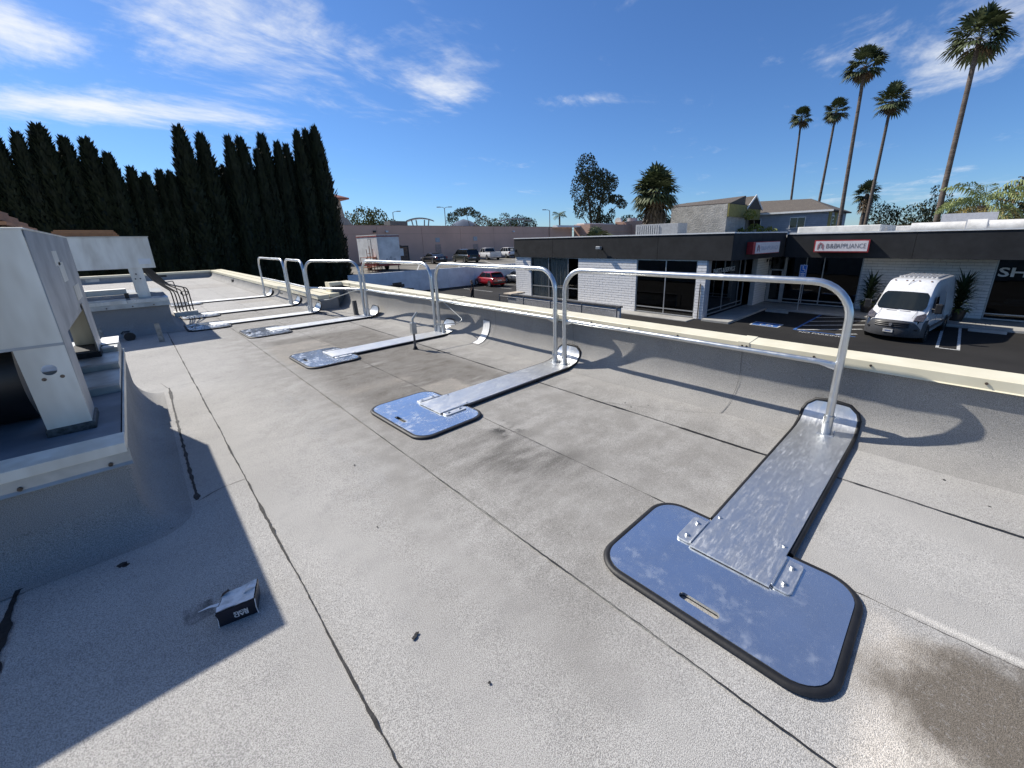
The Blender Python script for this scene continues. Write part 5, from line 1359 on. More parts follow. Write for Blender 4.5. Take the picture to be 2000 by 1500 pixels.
# ================================================================== PERSON walking on the lot
def make_person(label, loc, rz):
    t = thing('person', label, 'person', loc, rz)
    J = {'pel': (0, 0, .92), 'wst': (0, 0.01, 1.08), 'chs': (0, 0.0, 1.30), 'nck': (0, 0.02, 1.46), 'hdb': (0, 0.04, 1.54), 'hdm': (0, 0.05, 1.63), 'hdt': (0, 0.04, 1.72),
         'shl': (-.18, 0, 1.41), 'ell': (-.24, -.06, 1.14), 'wrl': (-.23, .06, .92), 'hnl': (-.23, .10, .84), 'shr': (.18, 0, 1.41), 'elr': (.25, -.02, 1.14), 'wrr': (.20, .18, 1.02), 'hnr': (.18, .25, .98),
         'hpl': (-.10, 0, .88), 'knl': (-.11, .12, .50), 'anl': (-.11, .02, .09), 'ftl': (-.11, .17, .04), 'hpr': (.10, 0, .88), 'knr': (.11, .02, .49), 'anr': (.11, -.14, .10), 'ftr': (.11, -.02, .04)}
    rad = {'pel': (.16, .12), 'wst': (.145, .11), 'chs': (.175, .12), 'nck': (.062, .062), 'hdb': (.07, .078), 'hdm': (.082, .10), 'hdt': (.055, .07), 'shl': (.075, .075), 'ell': (.052, .052), 'wrl': (.036, .036), 'hnl': (.042, .03), 'shr': (.075, .075), 'elr': (.052, .052), 'wrr': (.036, .036), 'hnr': (.042, .03),
           'hpl': (.10, .10), 'knl': (.068, .068), 'anl': (.05, .05), 'ftl': (.05, .04), 'hpr': (.10, .10), 'knr': (.068, .068), 'anr': (.05, .05), 'ftr': (.05, .04)}
    E_ = ['pel-wst', 'wst-chs', 'chs-nck', 'nck-hdb', 'hdb-hdm', 'hdm-hdt', 'chs-shl', 'shl-ell', 'ell-wrl', 'wrl-hnl', 'chs-shr', 'shr-elr', 'elr-wrr', 'wrr-hnr', 'pel-hpl', 'hpl-knl', 'knl-anl', 'anl-ftl', 'pel-hpr', 'hpr-knr', 'knr-anr', 'anr-ftr']
    ks = list(J); me = bpy.data.meshes.new('body'); me.from_pydata([J[k] for k in ks], [tuple(ks.index(q) for q in e.split('-')) for e in E_], [])
    o = bpy.data.objects.new('tmp_body', me); COL.objects.link(o)
    md = o.modifiers.new('s', 'SKIN'); md.use_smooth_shade = True
    sub = o.modifiers.new('u', 'SUBSURF'); sub.levels = 2; sub.render_levels = 2
    for i, k in enumerate(ks):
        me.skin_vertices[0].data[i].radius = rad[k]; me.skin_vertices[0].data[i].use_root = (k == 'pel')
    dg = bpy.context.evaluated_depsgraph_get(); dg.update()
    bm_ = bpy.data.meshes.new_from_object(o.evaluated_get(dg)); bpy.data.objects.remove(o)
    bm_.name = 'body'
    setm(bm_, SKIN, mat('black_shirt', (0.012, 0.012, 0.014), 0.85, var=0.2), mat('black_trousers', (0.014, 0.014, 0.017), 0.85, var=0.2), mat('dark_shoes', (0.02, 0.02, 0.02), 0.5))
    for p in bm_.polygons:
        c = p.center
        arm = abs(c.x) > 0.19 and c.z < 1.22
        p.material_index = 0 if c.z > 1.47 or arm else 1 if c.z > 0.95 else 3 if c.z < 0.11 else 2
        p.use_smooth = True
    finish('body', bm_, t)
    hr = MB(); rg = []
    for k in range(6):
        a = R(90*k/5); r_ = 0.10*math.cos(a)*0.98; rg.append([(r_*0.86*math.cos(j*R(30)), 0.045+r_*1.05*math.sin(j*R(30))-0.012, 1.655+0.085*math.sin(a)) for j in range(12)])
    hr.loft(rg).build('hair', mat('dark_hair', (0.012, 0.010, 0.009), 0.6), t, smooth=60)
    for s in (-1, 1):
        MB().cyl((s*0.030, 0.128, 1.635), 0.011, 0.012, 8, 'y').build('eye', BLACKM, t)
        MB().box(s*0.083-0.01, s*0.083+0.01, 0.03, 0.06, 1.60, 1.65).build('ear', SKIN, t, bevel=0.006)
    MB().loft([[(-0.012, 0.14, 1.60), (0.012, 0.14, 1.60), (0, 0.165, 1.60)], [(-0.008, 0.135, 1.64), (0.008, 0.135, 1.64), (0, 0.14, 1.64)]]).build('nose', SKIN, t)
    MB().box(-0.022, 0.022, 0.130, 0.140, 1.565, 1.573).build('mouth', mat('lips', (0.25, 0.10, 0.08), 0.5), t)
    hx = ((-.23, .10, .84, 0.25), (.18, .25, .98, 0.8))
    for (x, y, z, fwd) in hx:
        for k in range(4): MB().tube([(x-0.03+k*0.02, y+0.01, z-0.01), (x-0.032+k*0.021, y+0.03+0.02*fwd, z-0.045+0.03*fwd), (x-0.03+k*0.02, y+0.03+0.05*fwd, z-0.075+0.05*fwd)], [0.009, 0.008, 0.006], 6).build('finger', SKIN, t, smooth=60)
        MB().tube([(x+(0.035 if x < 0 else -0.035), y, z+0.01), (x+(0.05 if x < 0 else -0.05), y+0.03, z-0.03)], [0.010, 0.007], 6).build('thumb', SKIN, t, smooth=60)
    return t


make_person('person in black shirt and trousers walking past the red hatchback', (18.9, 26.3, GZ), R(40))

# ================================================================== FAR BUILDINGS
PINK = mat('dusty_pink_stucco', (0.72, 0.45, 0.335), 0.9, var=0.05, vs=0.25, world_space=True)
PINK2 = mat('peach_stucco', (0.52, 0.335, 0.25), 0.9, var=0.05, vs=0.3, world_space=True)
pk = thing('pink_warehouse', 'long dusty pink warehouse wall behind the upper parking lot', 'building', (45, 58, -1.1), world=True)
x = 12.0
while x < 68:
    MB().box(x, x+6.96, 58.0, 58.35, -1.3, 4.02).build('wall_panel', PINK, pk); x += 7.0
MB().box(12, 68.9, 57.97, 58.38, 4.02, 4.10).build('parapet_trim', mat('pink_trim', (0.56, 0.36, 0.27), 0.8), pk)
MB().box(12, 68.9, 57.98, 58.0, 2.9, 2.94).build('reveal_line', mat('pink_trim', (0.56, 0.36, 0.27), 0.8), pk)
MB().box(12, 69, 58.4, 90, 3.5, 3.6).build('roof', ROOFW, pk)
for (x0, w_, z1) in ((29.4, 1.1, 1.25), (35.1, 1.0, 1.3), (42.4, 1.0, 1.2), (51.9, 1.2, 1.45)):
    MB().box(x0, x0+w_, 57.95, 57.99, -1.1, z1).build('door', BLACKM if x0 in (29.4, 51.9) else mat('pink_door', (0.48, 0.33, 0.27), 0.7), pk)
for (x0, z0) in ((35.2, 1.65), (42.5, 1.75), (53.6, 0.7)):
    MB().box(x0, x0+0.75, 57.93, 57.97, z0, z0+0.65).build('notice', mat('notice', (0.48, 0.50, 0.52), 0.7), pk)
for x0 in (27.2, 25.4, 51.3): MB().box(x0, x0+0.35, 57.7, 57.98, 3.1, 3.35).build('wall_lamp', WHITE if x0 != 25.4 else BLACKM, pk, bevel=0.03)
MB().tube([(61.0, 57.9, -1.1), (61.0, 57.9, 4.0)], 0.09, 8).build('downpipe', PINK2, pk)
for (a, b, c, d_, z1) in ((68.9, 84, 54.0, 58.3, 4.55), (84, 92, 50, 58.3, 5.3)): MB().box(a, b, c, d_, -1.3, z1).build('wing', PINK2, pk)
MB().box(70, 83, 53.9, 53.98, 3.1, 3.2).build('wing_trim', PINK, pk)
MB().box(30.0, 32.9, 62, 64, 3.6, 4.9).build('rooftop_box', mat('dark_unit', (0.10, 0.10, 0.10), 0.7), pk)
MB().box(69.5, 80, 56, 58, 4.55, 4.8).build('roof_edge', WHITE, pk)
MB().box(62, 70, 56.5, 57.9, 4.0, 4.35).build('roof_edge', WHITE, pk)

# gatehouse-like tower behind the cypresses
tw = thing('tower_block', 'beige tower with flared red tiled roof beside the rightmost cypress', 'building', (27.5, 73, -1), world=True)
BEI = mat('beige_wall', (0.40, 0.32, 0.25), 0.9, var=0.05)
MB().box(18, 26.8, 70, 78, -1.1, 4.6).build('base', BEI, tw)
MB().loft([[(18, 69.4, 4.6), (27.2, 69.4, 4.6), (27.2, 78, 4.6), (18, 78, 4.6)], [(18, 69.8, 5.6), (26.7, 69.8, 5.6), (26.7, 78, 5.6), (18, 78, 5.6)]]).build('ledge', BEI, tw)
MB().loft([[(18, 70.2, 5.6), (26.5, 70.2, 5.6), (26.5, 78, 5.6), (18, 78, 5.6)], [(18, 70.2, 8.4), (26.1, 70.2, 8.4), (26.1, 78, 8.4), (18, 78, 8.4)]]).build('shaft', BEI, tw)
MB().loft([[(15, 69.0, 8.38), (27.1, 69.0, 8.38), (27.1, 79, 8.38), (15, 79, 8.38)], [(15, 69.0, 8.6), (27.1, 69.0, 8.6), (27.1, 79, 8.6), (15, 79, 8.6)], [(18, 72, 10.0), (22.5, 72, 10.0), (22.5, 76, 10.0), (18, 76, 10.0)]]).build('roof', mat('red_tile', (0.30, 0.11, 0.08), 0.8, var=0.12, vs=1.5), tw)
MB().box(23.0, 24.1, 70.05, 70.18, 6.2, 8.0).build('window', CARGLASS, tw)
# beige block glimpsed between the cypresses
bb = thing('apartment_block', 'pale flat roofed block glimpsed between the cypresses', 'building', (6, 62, -3), world=True)
MB().box(0, 12, 60, 68, -3, 7.4).build('wall', mat('cream_wall', (0.50, 0.47, 0.40), 0.9, var=0.05), bb)
MB().box(-0.4, 12.4, 59.6, 68.4, 7.4, 7.9).build('roof', mat('dark_eave', (0.06, 0.05, 0.05), 0.8), bb)
MB().box(7.0, 8.2, 59.9, 59.98, 5.4, 6.9).build('window', CARGLASS, bb)

# curved-roof pergolas
for lb, (px, py, pz), w_, s_ in (('left curved roof pavilion above the pink warehouse roof', (45.4, 80.0, 3.4), 2.7, 1.0), ('right curved roof pavilion above the pink warehouse roof', (68.0, 76.0, 3.4), 3.8, 1.05)):
    t = thing('roof_pavilion', lb, 'pavilion', (px, py, pz), R(-35), 'curved pavilions beyond the warehouse')
    SM = mat('grey_steel', (0.17, 0.19, 0.22), 0.5)
    rg = []
    for k in range(9):
        q = -1+k/4; rg.append([(q*w_, -1.2, 2.4*s_+0.55*(1-q*q)), (q*w_, 1.2, 2.4*s_+0.55*(1-q*q)), (q*w_, 1.2, 2.62*s_+0.55*(1-q*q)), (q*w_, -1.2, 2.62*s_+0.55*(1-q*q))])
    MB().loft(rg).build('roof', SM, t)
    for q in (-0.62, -0.3, 0.3, 0.62): MB().tube([(q*w_*0.7, 0, -0.3), (q*w_*1.05, 0, 2.75*s_)], 0.13, 6).build('post', SM, t)

# street lamps
def lamp(label, loc, h, arms, rz):
    t = thing('street_lamp', label, 'street lamp', loc, rz, 'street lamps on the skyline')
    SM = mat('lamp_grey', (0.15, 0.17, 0.20), 0.5)
    MB().tube([(0, 0, 0), (0, 0, h)], [0.11, 0.07], 8).build('pole', SM, t)
    for s in arms:
        MB().tube(arc_path([(0, 0, h-0.1), (s*0.3, 0, h+0.12), (s*1.1, 0, h+0.14)], 0.2), 0.05, 6).build('arm', SM, t)
        MB().box(min(s*0.75, s*1.45), max(s*0.75, s*1.45), -0.16, 0.16, h+0.08, h+0.22).build('lamp_head', SM, t)


lamp('street lamp with one arm above the dark box on the warehouse roof', (37.66, 76.2, -1), 8.2, (1,), R(-40))
lamp('street lamp with two arms left of the far blue mountain', (46.0, 71.5, -1), 8.95, (-1, 1), R(-40))
lamp('street lamp with one arm between the pavilion and the tall eucalyptus', (62.15, 58.9, -1), 8.2, (-1,), R(-40))
lamp('tall street lamp showing over the cypress row', (9.9, 52.0, -3), 13.9, (1,), R(-10))
t = thing('bent_lamp', 'white swan-neck lamp on the peach building roof', 'lamp', (92, 56, 5.3), R(-40))
MB().tube(arc_path([(0, 0, 0), (0.4, 0, 1.0), (1.6, 0, 1.3), (1.7, 0, 0.9)], 0.5), 0.16, 8).build('neck', WHITE, t)
t = thing('water_tank', 'white cylindrical tank and dish on the far roof', 'tank', (89, 57, 5.3))
MB().cyl((0, 0, 0), 1.2, 0.9, 14).build('drum', GREYP, t, smooth=40)
MB().cyl((-4.6, 1, 0.1), 0.9, 0.5, 14, 'x').build('dish', WHITE, t, smooth=40)

# stuccoed hall and the blue house
hs = thing('stucco_hall', 'blank grey stucco wall of a hall behind the shaggy palm', 'building', (49, 21, -3), world=True)
MB().box(46.5, 52, 18.25, 24.6, -3, 4.87).build('wall', mat('rough_grey_stucco', (0.44, 0.42, 0.38), 0.95, var=0.10, vs=1.3, bump=1.0, bs=9, bd=0.08), hs)
MB().box(46.52, 52, 18.1, 18.24, 3.6, 4.87).build('gable_board', mat('olive_board', (0.30, 0.26, 0.08), 0.8), hs)
SHG = shingle_material('brown_shingle', (0.115, 0.098, 0.083), (0.165, 0.14, 0.115))
bh = thing('blue_house', 'blue two storey house with brown hipped roof', 'building', (58, 15, -3), world=True)
SID = mat('blue_siding', (0.34, 0.38, 0.44), 0.8, var=0.05, vs=2)
MB().box(56.6, 66, 11.2, 20.2, -3, 4.0).build('wall', SID, bh)
for k in range(14): MB().box(56.57, 56.60, 11.2, 20.2, 0.9+k*0.22, 0.915+k*0.22).build('siding_board', mat('blue_siding_edge', (0.26, 0.29, 0.34), 0.8), bh)
ov = 0.45
r0 = [(56.6-ov, 11.2-ov, 4.02), (66+ov, 11.2-ov, 4.02), (66+ov, 20.6, 4.02), (56.6-ov, 20.6, 4.02)]
r1 = [(q[0], q[1], 4.16) for q in r0]
rp = [(61.2, 14.2, 5.75), (61.4, 14.2, 5.75), (61.4, 20.6, 5.9), (61.2, 20.6, 5.9)]
rf = MB().loft([r0, r1, rp]).build('roof', SHG, bh)
q = MB().box(56.10, 56.15, 10.72, 20.5, 3.98, 4.18).build('gutter', WHITE, rf); q.matrix_parent_inverse = Matrix.Identity(4)
# cross-gable roof behind the stucco hall
g0 = [(51.5, 18.0, 4.55), (53.8, 18.0, 6.0), (56.3, 18.0, 4.55)]; g1 = [(51.5, 26.5, 4.45), (53.8, 26.5, 5.85), (56.3, 26.5, 4.45)]
MB().loft([[*g0], [*g1]]).build('gable_roof', SHG, bh)
MB().loft([[(51.4, 17.95, 4.45), (51.4, 17.95, 4.68), (53.8, 17.95, 6.14), (56.4, 17.95, 4.68), (56.4, 17.95, 4.45), (53.8, 17.95, 5.92)], [(51.4, 18.02, 4.45), (51.4, 18.02, 4.68), (53.8, 18.02, 6.14), (56.4, 18.02, 4.68), (56.4, 18.02, 4.45), (53.8, 18.02, 5.92)]]).build('barge_board', WHITE, bh)
MB().box(51.6, 56.0, 18.05, 18.2, 3.4, 4.6).build('gable_wall', mat('olive_board', (0.30, 0.26, 0.08), 0.8), bh)
MB().box(46.6, 51.5, 18.1, 26, 4.88, 4.96).build('roof_edge', mat('dark_eave', (0.06, 0.05, 0.05), 0.8), bh)
MB().loft([[(47.2, 18.3, 4.97), (51.5, 18.3, 4.97), (51.5, 26, 4.97), (47.2, 26, 4.97)], [(51.3, 18.3, 5.9), (51.5, 18.3, 5.9), (51.5, 26, 5.6), (51.3, 26, 5.6)]]).build('side_roof', SHG, bh)
for (y0, y1, z0, z1) in ((18.0, 19.5, 2.2, 3.55), (13.3, 14.9, 2.3, 3.55), (19.95, 20.2, 2.4, 3.1)):
    w = MB().box(56.50, 56.58, y0, y1, z0, z1).build('window', WHITE, bh)
    n_ = 2 if y1-y0 > 0.5 else 1
    for k in range(n_):
        a = y0+0.08+(y1-y0-0.08)*k/n_; q = MB().box(56.47, 56.497, a, a+(y1-y0-0.08)/n_-0.08, z0+0.09, z1-0.09).build('pane', CARGLASS, w); q.matrix_parent_inverse = Matrix.Identity(4)
for (x0, x1) in ((58.0, 59.2), (61.0, 62.2)):
    w = MB().box(x0, x1, 11.10, 11.18, 1.6, 3.6).build('window', WHITE, bh); q = MB().box(x0+0.1, x1-0.1, 11.07, 11.097, 1.75, 3.5).build('pane', CARGLASS, w); q.matrix_parent_inverse = Matrix.Identity(4)
for x0 in (56.62, 59.5): MB().box(x0, x0+1.2, 11.12, 11.19, -3, 3.95).build('corner_board', mat('olive_board', (0.30, 0.26, 0.08), 0.8), bh)

# ================================================================== TREES
BARK = mat('palm_trunk', (0.13, 0.105, 0.088), 0.95, var=0.2, vs=1.0, stretch=(1, 1, 8), bump=0.5, bs=8, bd=0.03)
PALM = leaf_material('palm_leaf', (0.045, 0.062, 0.024), (0.115, 0.135, 0.062))
DEADP = leaf_material('dead_frond', (0.16, 0.115, 0.065), (0.09, 0.065, 0.04))
CYPM = leaf_material('cypress_leaf', (0.009, 0.014, 0.007), (0.024, 0.032, 0.014))
EUCM = leaf_material('eucalyptus_leaf', (0.025, 0.036, 0.020), (0.065, 0.075, 0.035))
GRN = leaf_material('bush_leaf', (0.05, 0.065, 0.02), (0.12, 0.12, 0.04))


def fan_leaf(mb, base, d, pet, rad, droop, mi=0, nf=15):
    """palmate leaf: petiole then a folded fan of segments with drooping tips"""
    d = Vector(d).normalized(); tip = Vector(base)+d*pet
    side = d.cross(Vector((0, 0, 1)))
    side = side.normalized() if side.length > 0.05 else Vector((1, 0, 0)); nrm = side.cross(d).normalized()
    mb.add([Vector(base)-side*0.03, Vector(base)+side*0.03, tip+side*0.025, tip-side*0.025], [(0, 1, 2, 3)], mi)
    for k in range(nf):
        a = R(-118+236*k/(nf-1)); f = d*math.cos(a)+side*math.sin(a)
        L = rad*(0.72+0.28*math.cos(a*0.8))*(0.9+0.2*random.random()); w = rad*0.10
        s2 = side*math.cos(a)-d*math.sin(a); lift = nrm*(0.04*rad if k % 2 else -0.04*rad)
        m1 = tip+f*L*0.55+lift-Vector((0, 0, droop*0.12*L)); e = tip+f*L*0.9-Vector((0, 0, droop*0.55*L))+f*L*0.1*(1-droop)
        mb.add([tip, m1-s2*w, m1+s2*w, e], [(0, 1, 2), (1, 3, 2)], mi)


def fan_palm_meshes(n_leaf, rad, pet, skirt, nseed, shag=0.0):
    random.seed(nseed); g_, dd = MB(), MB()
    for k in range(n_leaf):
        a = random.random()*6.283; e = math.asin(max(-0.75, min(0.99, 1.25-1.9*((k+0.5)/n_leaf)+0.2*(random.random()-0.5))))
        fan_leaf(g_, (0.1*math.cos(a), 0.1*math.sin(a), 0.25*math.sin(e)), (math.cos(a)*math.cos(e), math.sin(a)*math.cos(e), math.sin(e)), pet*(0.8+0.4*random.random()), rad*(0.85+0.3*random.random()), 0.35+0.5*(1-math.sin(e))*0.5)
    for k in range(skirt):
        a = random.random()*6.283; z = -0.2-shag*random.random()
        fan_leaf(dd, (0.2*math.cos(a), 0.2*math.sin(a), z), (math.cos(a)*0.55, math.sin(a)*0.55, -0.8), pet*0.6, rad*0.8, 0.5, nf=9)
    return g_, dd


def build_palm(label, loc, top, r0, crown, group, rad_base=1.5, lab_cat='palm tree'):
    """trunk from loc to top (leaning), crown = (green MB, dead MB, scale)"""
    t = thing('fan_palm', label, lab_cat, loc, 0, group)
    tv = Vector(top)-Vector(loc); pts = []; rr = []
    for k in range(13):
        q = k/12; pts.append((tv.x*(q+0.06*math.sin(q*3.14)), tv.y*(q+0.06*math.sin(q*3.14)), tv.z*q)); rr.append(r0*(rad_base-(rad_base-1)*min(1, q*5))*(1-0.35*q))
    MB().tube(pts, rr, 10).build('trunk', BARK, t, smooth=60)
    g_, dd, s = crown; xf = Matrix.Translation(tv) @ Matrix.Rotation(random.random()*6, 4, 'Z') @ Matrix.Scale(s, 4)
    g_.build('crown', PALM, t, xf=xf, fix=False)
    if dd.v: dd.build('dead_fronds', DEADP, t, xf=xf, fix=False)
    return t


PG = 'tall skyline palms'
cr = [fan_palm_meshes(44, 1.25, 1.2, 8, 21+k) for k in range(5)]
build_palm('tallest palm at the right edge, trunk rising behind the store roof', (46.2, 1.9, -3), (46.1, 2.05, 14.6), 0.21, (*cr[0], 0.80), PG)
build_palm('second tallest palm, third from the left of the slender palms', (51.3, 9.0, -3), (51.3, 9.35, 16.0), 0.20, (*cr[1], 0.72), PG)
build_palm('slender palm leaning right between the two tallest palms', (61.5, 8.55, -3), (61.6, 8.35, 14.9), 0.20, (*cr[2], 0.74), PG)
build_palm('slender palm rising behind the right end of the brown roof', (73.4, 16.2, -3), (73.6, 15.75, 17.6), 0.21, (*cr[3], 0.72), PG)
build_palm('leftmost slender palm rising behind the brown hipped roof', (81.2, 21.4, -3), (81.3, 21.95, 19.3), 0.21, (*cr[4], 0.72), PG)
c6 = fan_palm_meshes(30, 1.1, 0.9, 22, 41, 1.6)
build_palm('short small palm with dead skirt in the gap between two tall trunks', (69.3, 9.95, -3), (69.3, 9.95, 6.4), 0.34, (*c6, 0.85), PG)
# the broad shaggy palm in front of the stucco hall
c7 = fan_palm_meshes(95, 1.25, 1.0, 120, 52, 4.2)
t = build_palm('broad shaggy fan palm with a thick brown skirt of dead fronds', (41.7, 23.9, -3), (41.65, 23.95, 6.2), 0.75, (*c7, 1.18), None)
random.seed(77)
ub = MB()
for k in range(40):
    a = random.random()*6.28; e = random.random()*1.3; r_ = 0.8*random.random()
    fan_leaf(ub, (r_*math.cos(a), r_*math.sin(a), 1.6*random.random()), (math.cos(a)*math.cos(e), math.sin(a)*math.cos(e), math.sin(e)), 0.9, 1.1, 0.4)
t = thing('fan_palm', 'low young fan palm showing just above the left store roof', 'palm tree', (41.0, 31.2, 0.3))
ub.build('crown', PALM, t, fix=False)
MB().tube([(0, 0, -3.3), (0, 0, 0.8)], [0.4, 0.3], 10).build('trunk', BARK, t, smooth=60)


# feather palms
def feather(mb, base, a, e, L, droop, mi=0, n=22, lw=0.05, ll=0.75):
    d = Vector((math.cos(a)*math.cos(e), math.sin(a)*math.cos(e), math.sin(e))); p = Vector(base); side0 = Vector((-math.sin(a), math.cos(a), 0))
    prev = p
    for k in range(n):
        t_ = k/(n-1); q = p+d*(L/n)
        mb.add([p-side0*0.03*(1-t_), p+side0*0.03*(1-t_), q+side0*0.025*(1-t_), q-side0*0.025*(1-t_)], [(0, 1, 2, 3)], mi)
        if k > 1:
            for s in (-1, 1):
                ln = ll*math.sin(math.pi*min(1, 0.12+t_*0.9))*(0.8+0.4*random.random())
                f = (side0*s+d*0.7+Vector((0, 0, 0.25-0.5*random.random()))).normalized()
                m = q+f*ln*0.6; ee = q+f*ln*0.85-Vector((0, 0, ln*0.55)); w = d*lw
                mb.add([q, m-w, m+w, ee], [(0, 1, 2), (1, 3, 2)], mi)
        p = q; d = (d+Vector((0, 0, -droop/n))).normalized()


QP = leaf_material('queen_palm_leaf', (0.12, 0.16, 0.05), (0.22, 0.25, 0.09))
QY = leaf_material('yellowing_frond', (0.30, 0.22, 0.07), (0.20, 0.17, 0.06))


def queen(label, loc, h, s, seed, ny, cat='palm tree'):
    random.seed(seed); t = thing('queen_palm', label, cat, loc)
    MB().tube([(0, 0, 0), (0.1, 0, h*0.5), (0, 0, h)], [0.32*s, 0.24*s, 0.28*s], 10).build('trunk', BARK, t, smooth=60)
    g_, y_ = MB(), MB()
    for k in range(16): feather(g_, (0, 0, h), k*2.4+random.random()*0.4, 0.25+0.95*random.random(), 3.1*s, 2.0, ll=0.9*s, lw=0.05*s)
    for k in range(ny): feather(y_, (0, 0, h-0.2), k*1.9+random.random(), -0.05+0.4*random.random(), 3.2*s, 2.3, ll=0.9*s, lw=0.05*s)
    g_.build('crown', QP, t, fix=False)
    if ny: y_.build('yellow_fronds', QY, t, fix=False)
    return t


queen('feathery queen palm with yellowing lower fronds at the right edge', (45.5, -0.35, -3), 6.35, 1.08, 5, 9)
queen('tiny feather palm on the skyline left of the eucalyptus', (84.5, 76.5, -1), 8.6, 0.8, 9, 0)


def leafy(label, loc, clumps, m_, n_per, leaf, name='broadleaf_tree', trunks=(), group=None, core=True):
    """clumps: (x,y,z,rx,rz) ellipsoids of scattered leaf quads round a few dark limbs"""
    t = thing(name, label, 'tree', loc, 0, group); lv = MB()
    for (cx, cy, cz, rx, rz) in clumps:
        n_ = int(n_per*rx*rx)
        for k in range(n_):
            v_ = Vector((random.gauss(0, 1), random.gauss(0, 1), random.gauss(0, 1))).normalized()*(0.45+0.62*random.random()**0.6)
            c = Vector((cx+v_.x*rx, cy+v_.y*rx, cz+v_.z*rz)); a, b = random.random()*6.28, random.random()*3.14
            u_ = Vector((math.cos(a)*math.sin(b), math.sin(a)*math.sin(b), math.cos(b))); w_ = u_.cross(Vector((0.3, 0.5, 0.8))).normalized(); s = leaf*(0.6+0.8*random.random())
            lv.add([c-u_*s, c+w_*s*0.55, c+u_*s, c-w_*s*0.55], [(0, 1, 2, 3)])
    lv.build('crown', m_, t, fix=False)
    tr = MB()
    for pth, r_ in trunks: tr.tube(pth, [r_*(1-0.6*i/(len(pth)-1)) for i in range(len(pth))], 7)
    if tr.v: tr.build('trunk', mat('tree_bark', (0.10, 0.085, 0.07), 0.95, var=0.2), t, smooth=60)
    return t


random.seed(3)
ec = [(-1.2, 0, 19.2, 2.6, 3.2), (-2.4, 0, 15.0, 2.6, 3.4), (0.2, 0.2, 16.8, 2.6, 2.8), (2.4, 0, 17.0, 2.4, 2.2), (4.2, 0, 16.2, 1.9, 1.9), (3.2, 0, 13.4, 2.0, 1.6), (5.6, 0, 12.8, 1.7, 1.0), (7.0, 0, 11.8, 1.3, 1.0), (1.4, 0, 12.4, 2.0, 2.6), (-2.6, 0, 10.8, 1.7, 2.0), (1.0, 0, 9.2, 2.0, 1.5), (3.0, 0, 7.6, 2.2, 1.6), (5.4, 0, 6.2, 2.2, 1.2), (4.6, 0, 9.6, 1.0, 1.3), (-0.6, 0.0, 13.0, 1.6, 3.0)]
ec = [(x_*0.72, x_*-0.72*0.95, z_, a_*0.95, b_) for (x_, y_, z_, a_, b_) in ec]
et = [([(0, 0, 0), (0.1, 0, 7), (-0.6, 0.5, 14), (-0.9, 0.8, 18)], 0.38), ([(0.5, -0.4, 0), (0.9, -0.8, 8), (1.6, -1.5, 13), (2.3, -2.2, 16)], 0.32), ([(0.1, 0, 6), (-1.6, 1.5, 9.5)], 0.16), ([(0.9, -0.8, 8), (3.2, -3.0, 10), (4.6, -4.4, 12)], 0.16), ([(0.4, -0.3, 4), (2.0, -1.9, 6.5), (3.0, -2.8, 8)], 0.15)]
leafy('tall ragged eucalyptus standing above the peach building', (79.0, 61.6, -2.6), ec, EUCM, 150, 0.22, 'eucalyptus_tree', et)
BG = 'trees on the skyline beyond the warehouse'
leafy('rounded light green tree beside the tower', (34.9, 83.0, -1), [(-2.5, 2, 6.5, 2.0, 2.2), (0, 0, 7.2, 2.2, 2.4), (2.0, -1.6, 7.0, 2.0, 2.2), (3.8, -3.2, 5.6, 1.7, 1.5), (1, -1, 5.4, 3, 1.6), (5.5, -4.5, 4.8, 1.4, 1.0)], GRN, 130, 0.20, group=BG, trunks=[([(0, 0, 0), (0, 0, 6)], .3)])
leafy('dark arching pine bent over the warehouse roof', (64.0, 90.0, -1), [(-3.2, 2.4, 6.0, 1.3, 2.6), (-2.6, 2.0, 8.6, 1.5, 1.2), (-1.0, 0.8, 9.8, 1.6, 1.0), (0.6, -0.5, 10.0, 1.6, 1.0), (2.0, -1.6, 9.2, 1.3, 0.9)], EUCM, 160, 0.18, 'pine_tree', group=BG, trunks=[([(1.2, -1, 0), (0.9, -0.7, 5), (0.2, 0, 9.5)], .14)])
leafy('rust tinged bushy tree right of the arching pine', (67.5, 87.6, -1), [(0, 0, 6.8, 2.2, 2.2), (2.6, -2.2, 5.6, 2.0, 1.6), (0, 0, 5, 2.6, 1.2)], leaf_material('rusty_leaf', (0.16, 0.09, 0.03), (0.07, 0.075, 0.03)), 140, 0.18, group=BG, trunks=[([(0, 0, 0), (0, 0, 6)], .25)])
leafy('feathery pale green tree before the right pavilion', (71.6, 83.6, -1), [(0, 0, 7.6, 1.5, 2.2), (-2.0, 1.8, 6.4, 1.8, 1.8), (1.2, -1.0, 5.8, 2.2, 1.8)], GRN, 140, 0.18, group=BG, trunks=[([(0, 0, 0), (0, 0, 6)], .25)])
leafy('dense dark round tree behind the right pavilion', (75.0, 82.0, -1), [(0, 0, 7.0, 2.4, 2.0), (2.0, -2.0, 6.6, 1.8, 1.6), (0.5, 0, 5, 2.6, 1.4)], EUCM, 160, 0.18, group=BG, trunks=[([(0, 0, 0), (0, 0, 6)], .25)])
for k, (x_, y_, z_) in enumerate(((93, 61, 6.4), (97, 58, 7.2), (100, 55, 6.6), (104, 52, 7.4), (107, 49, 7.2))):
    leafy(('first', 'second', 'third', 'fourth', 'fifth')[k]+' dark tree from the left in the row behind the peach building', (x_, y_, -1), [(0, 0, z_, 2.4, 1.8), (1.4, -1.4, z_-1, 2.2, 1.5)], EUCM, 110, 0.22, group='dark trees behind the peach building', trunks=[([(0, 0, 0), (0, 0, z_)], .25)])
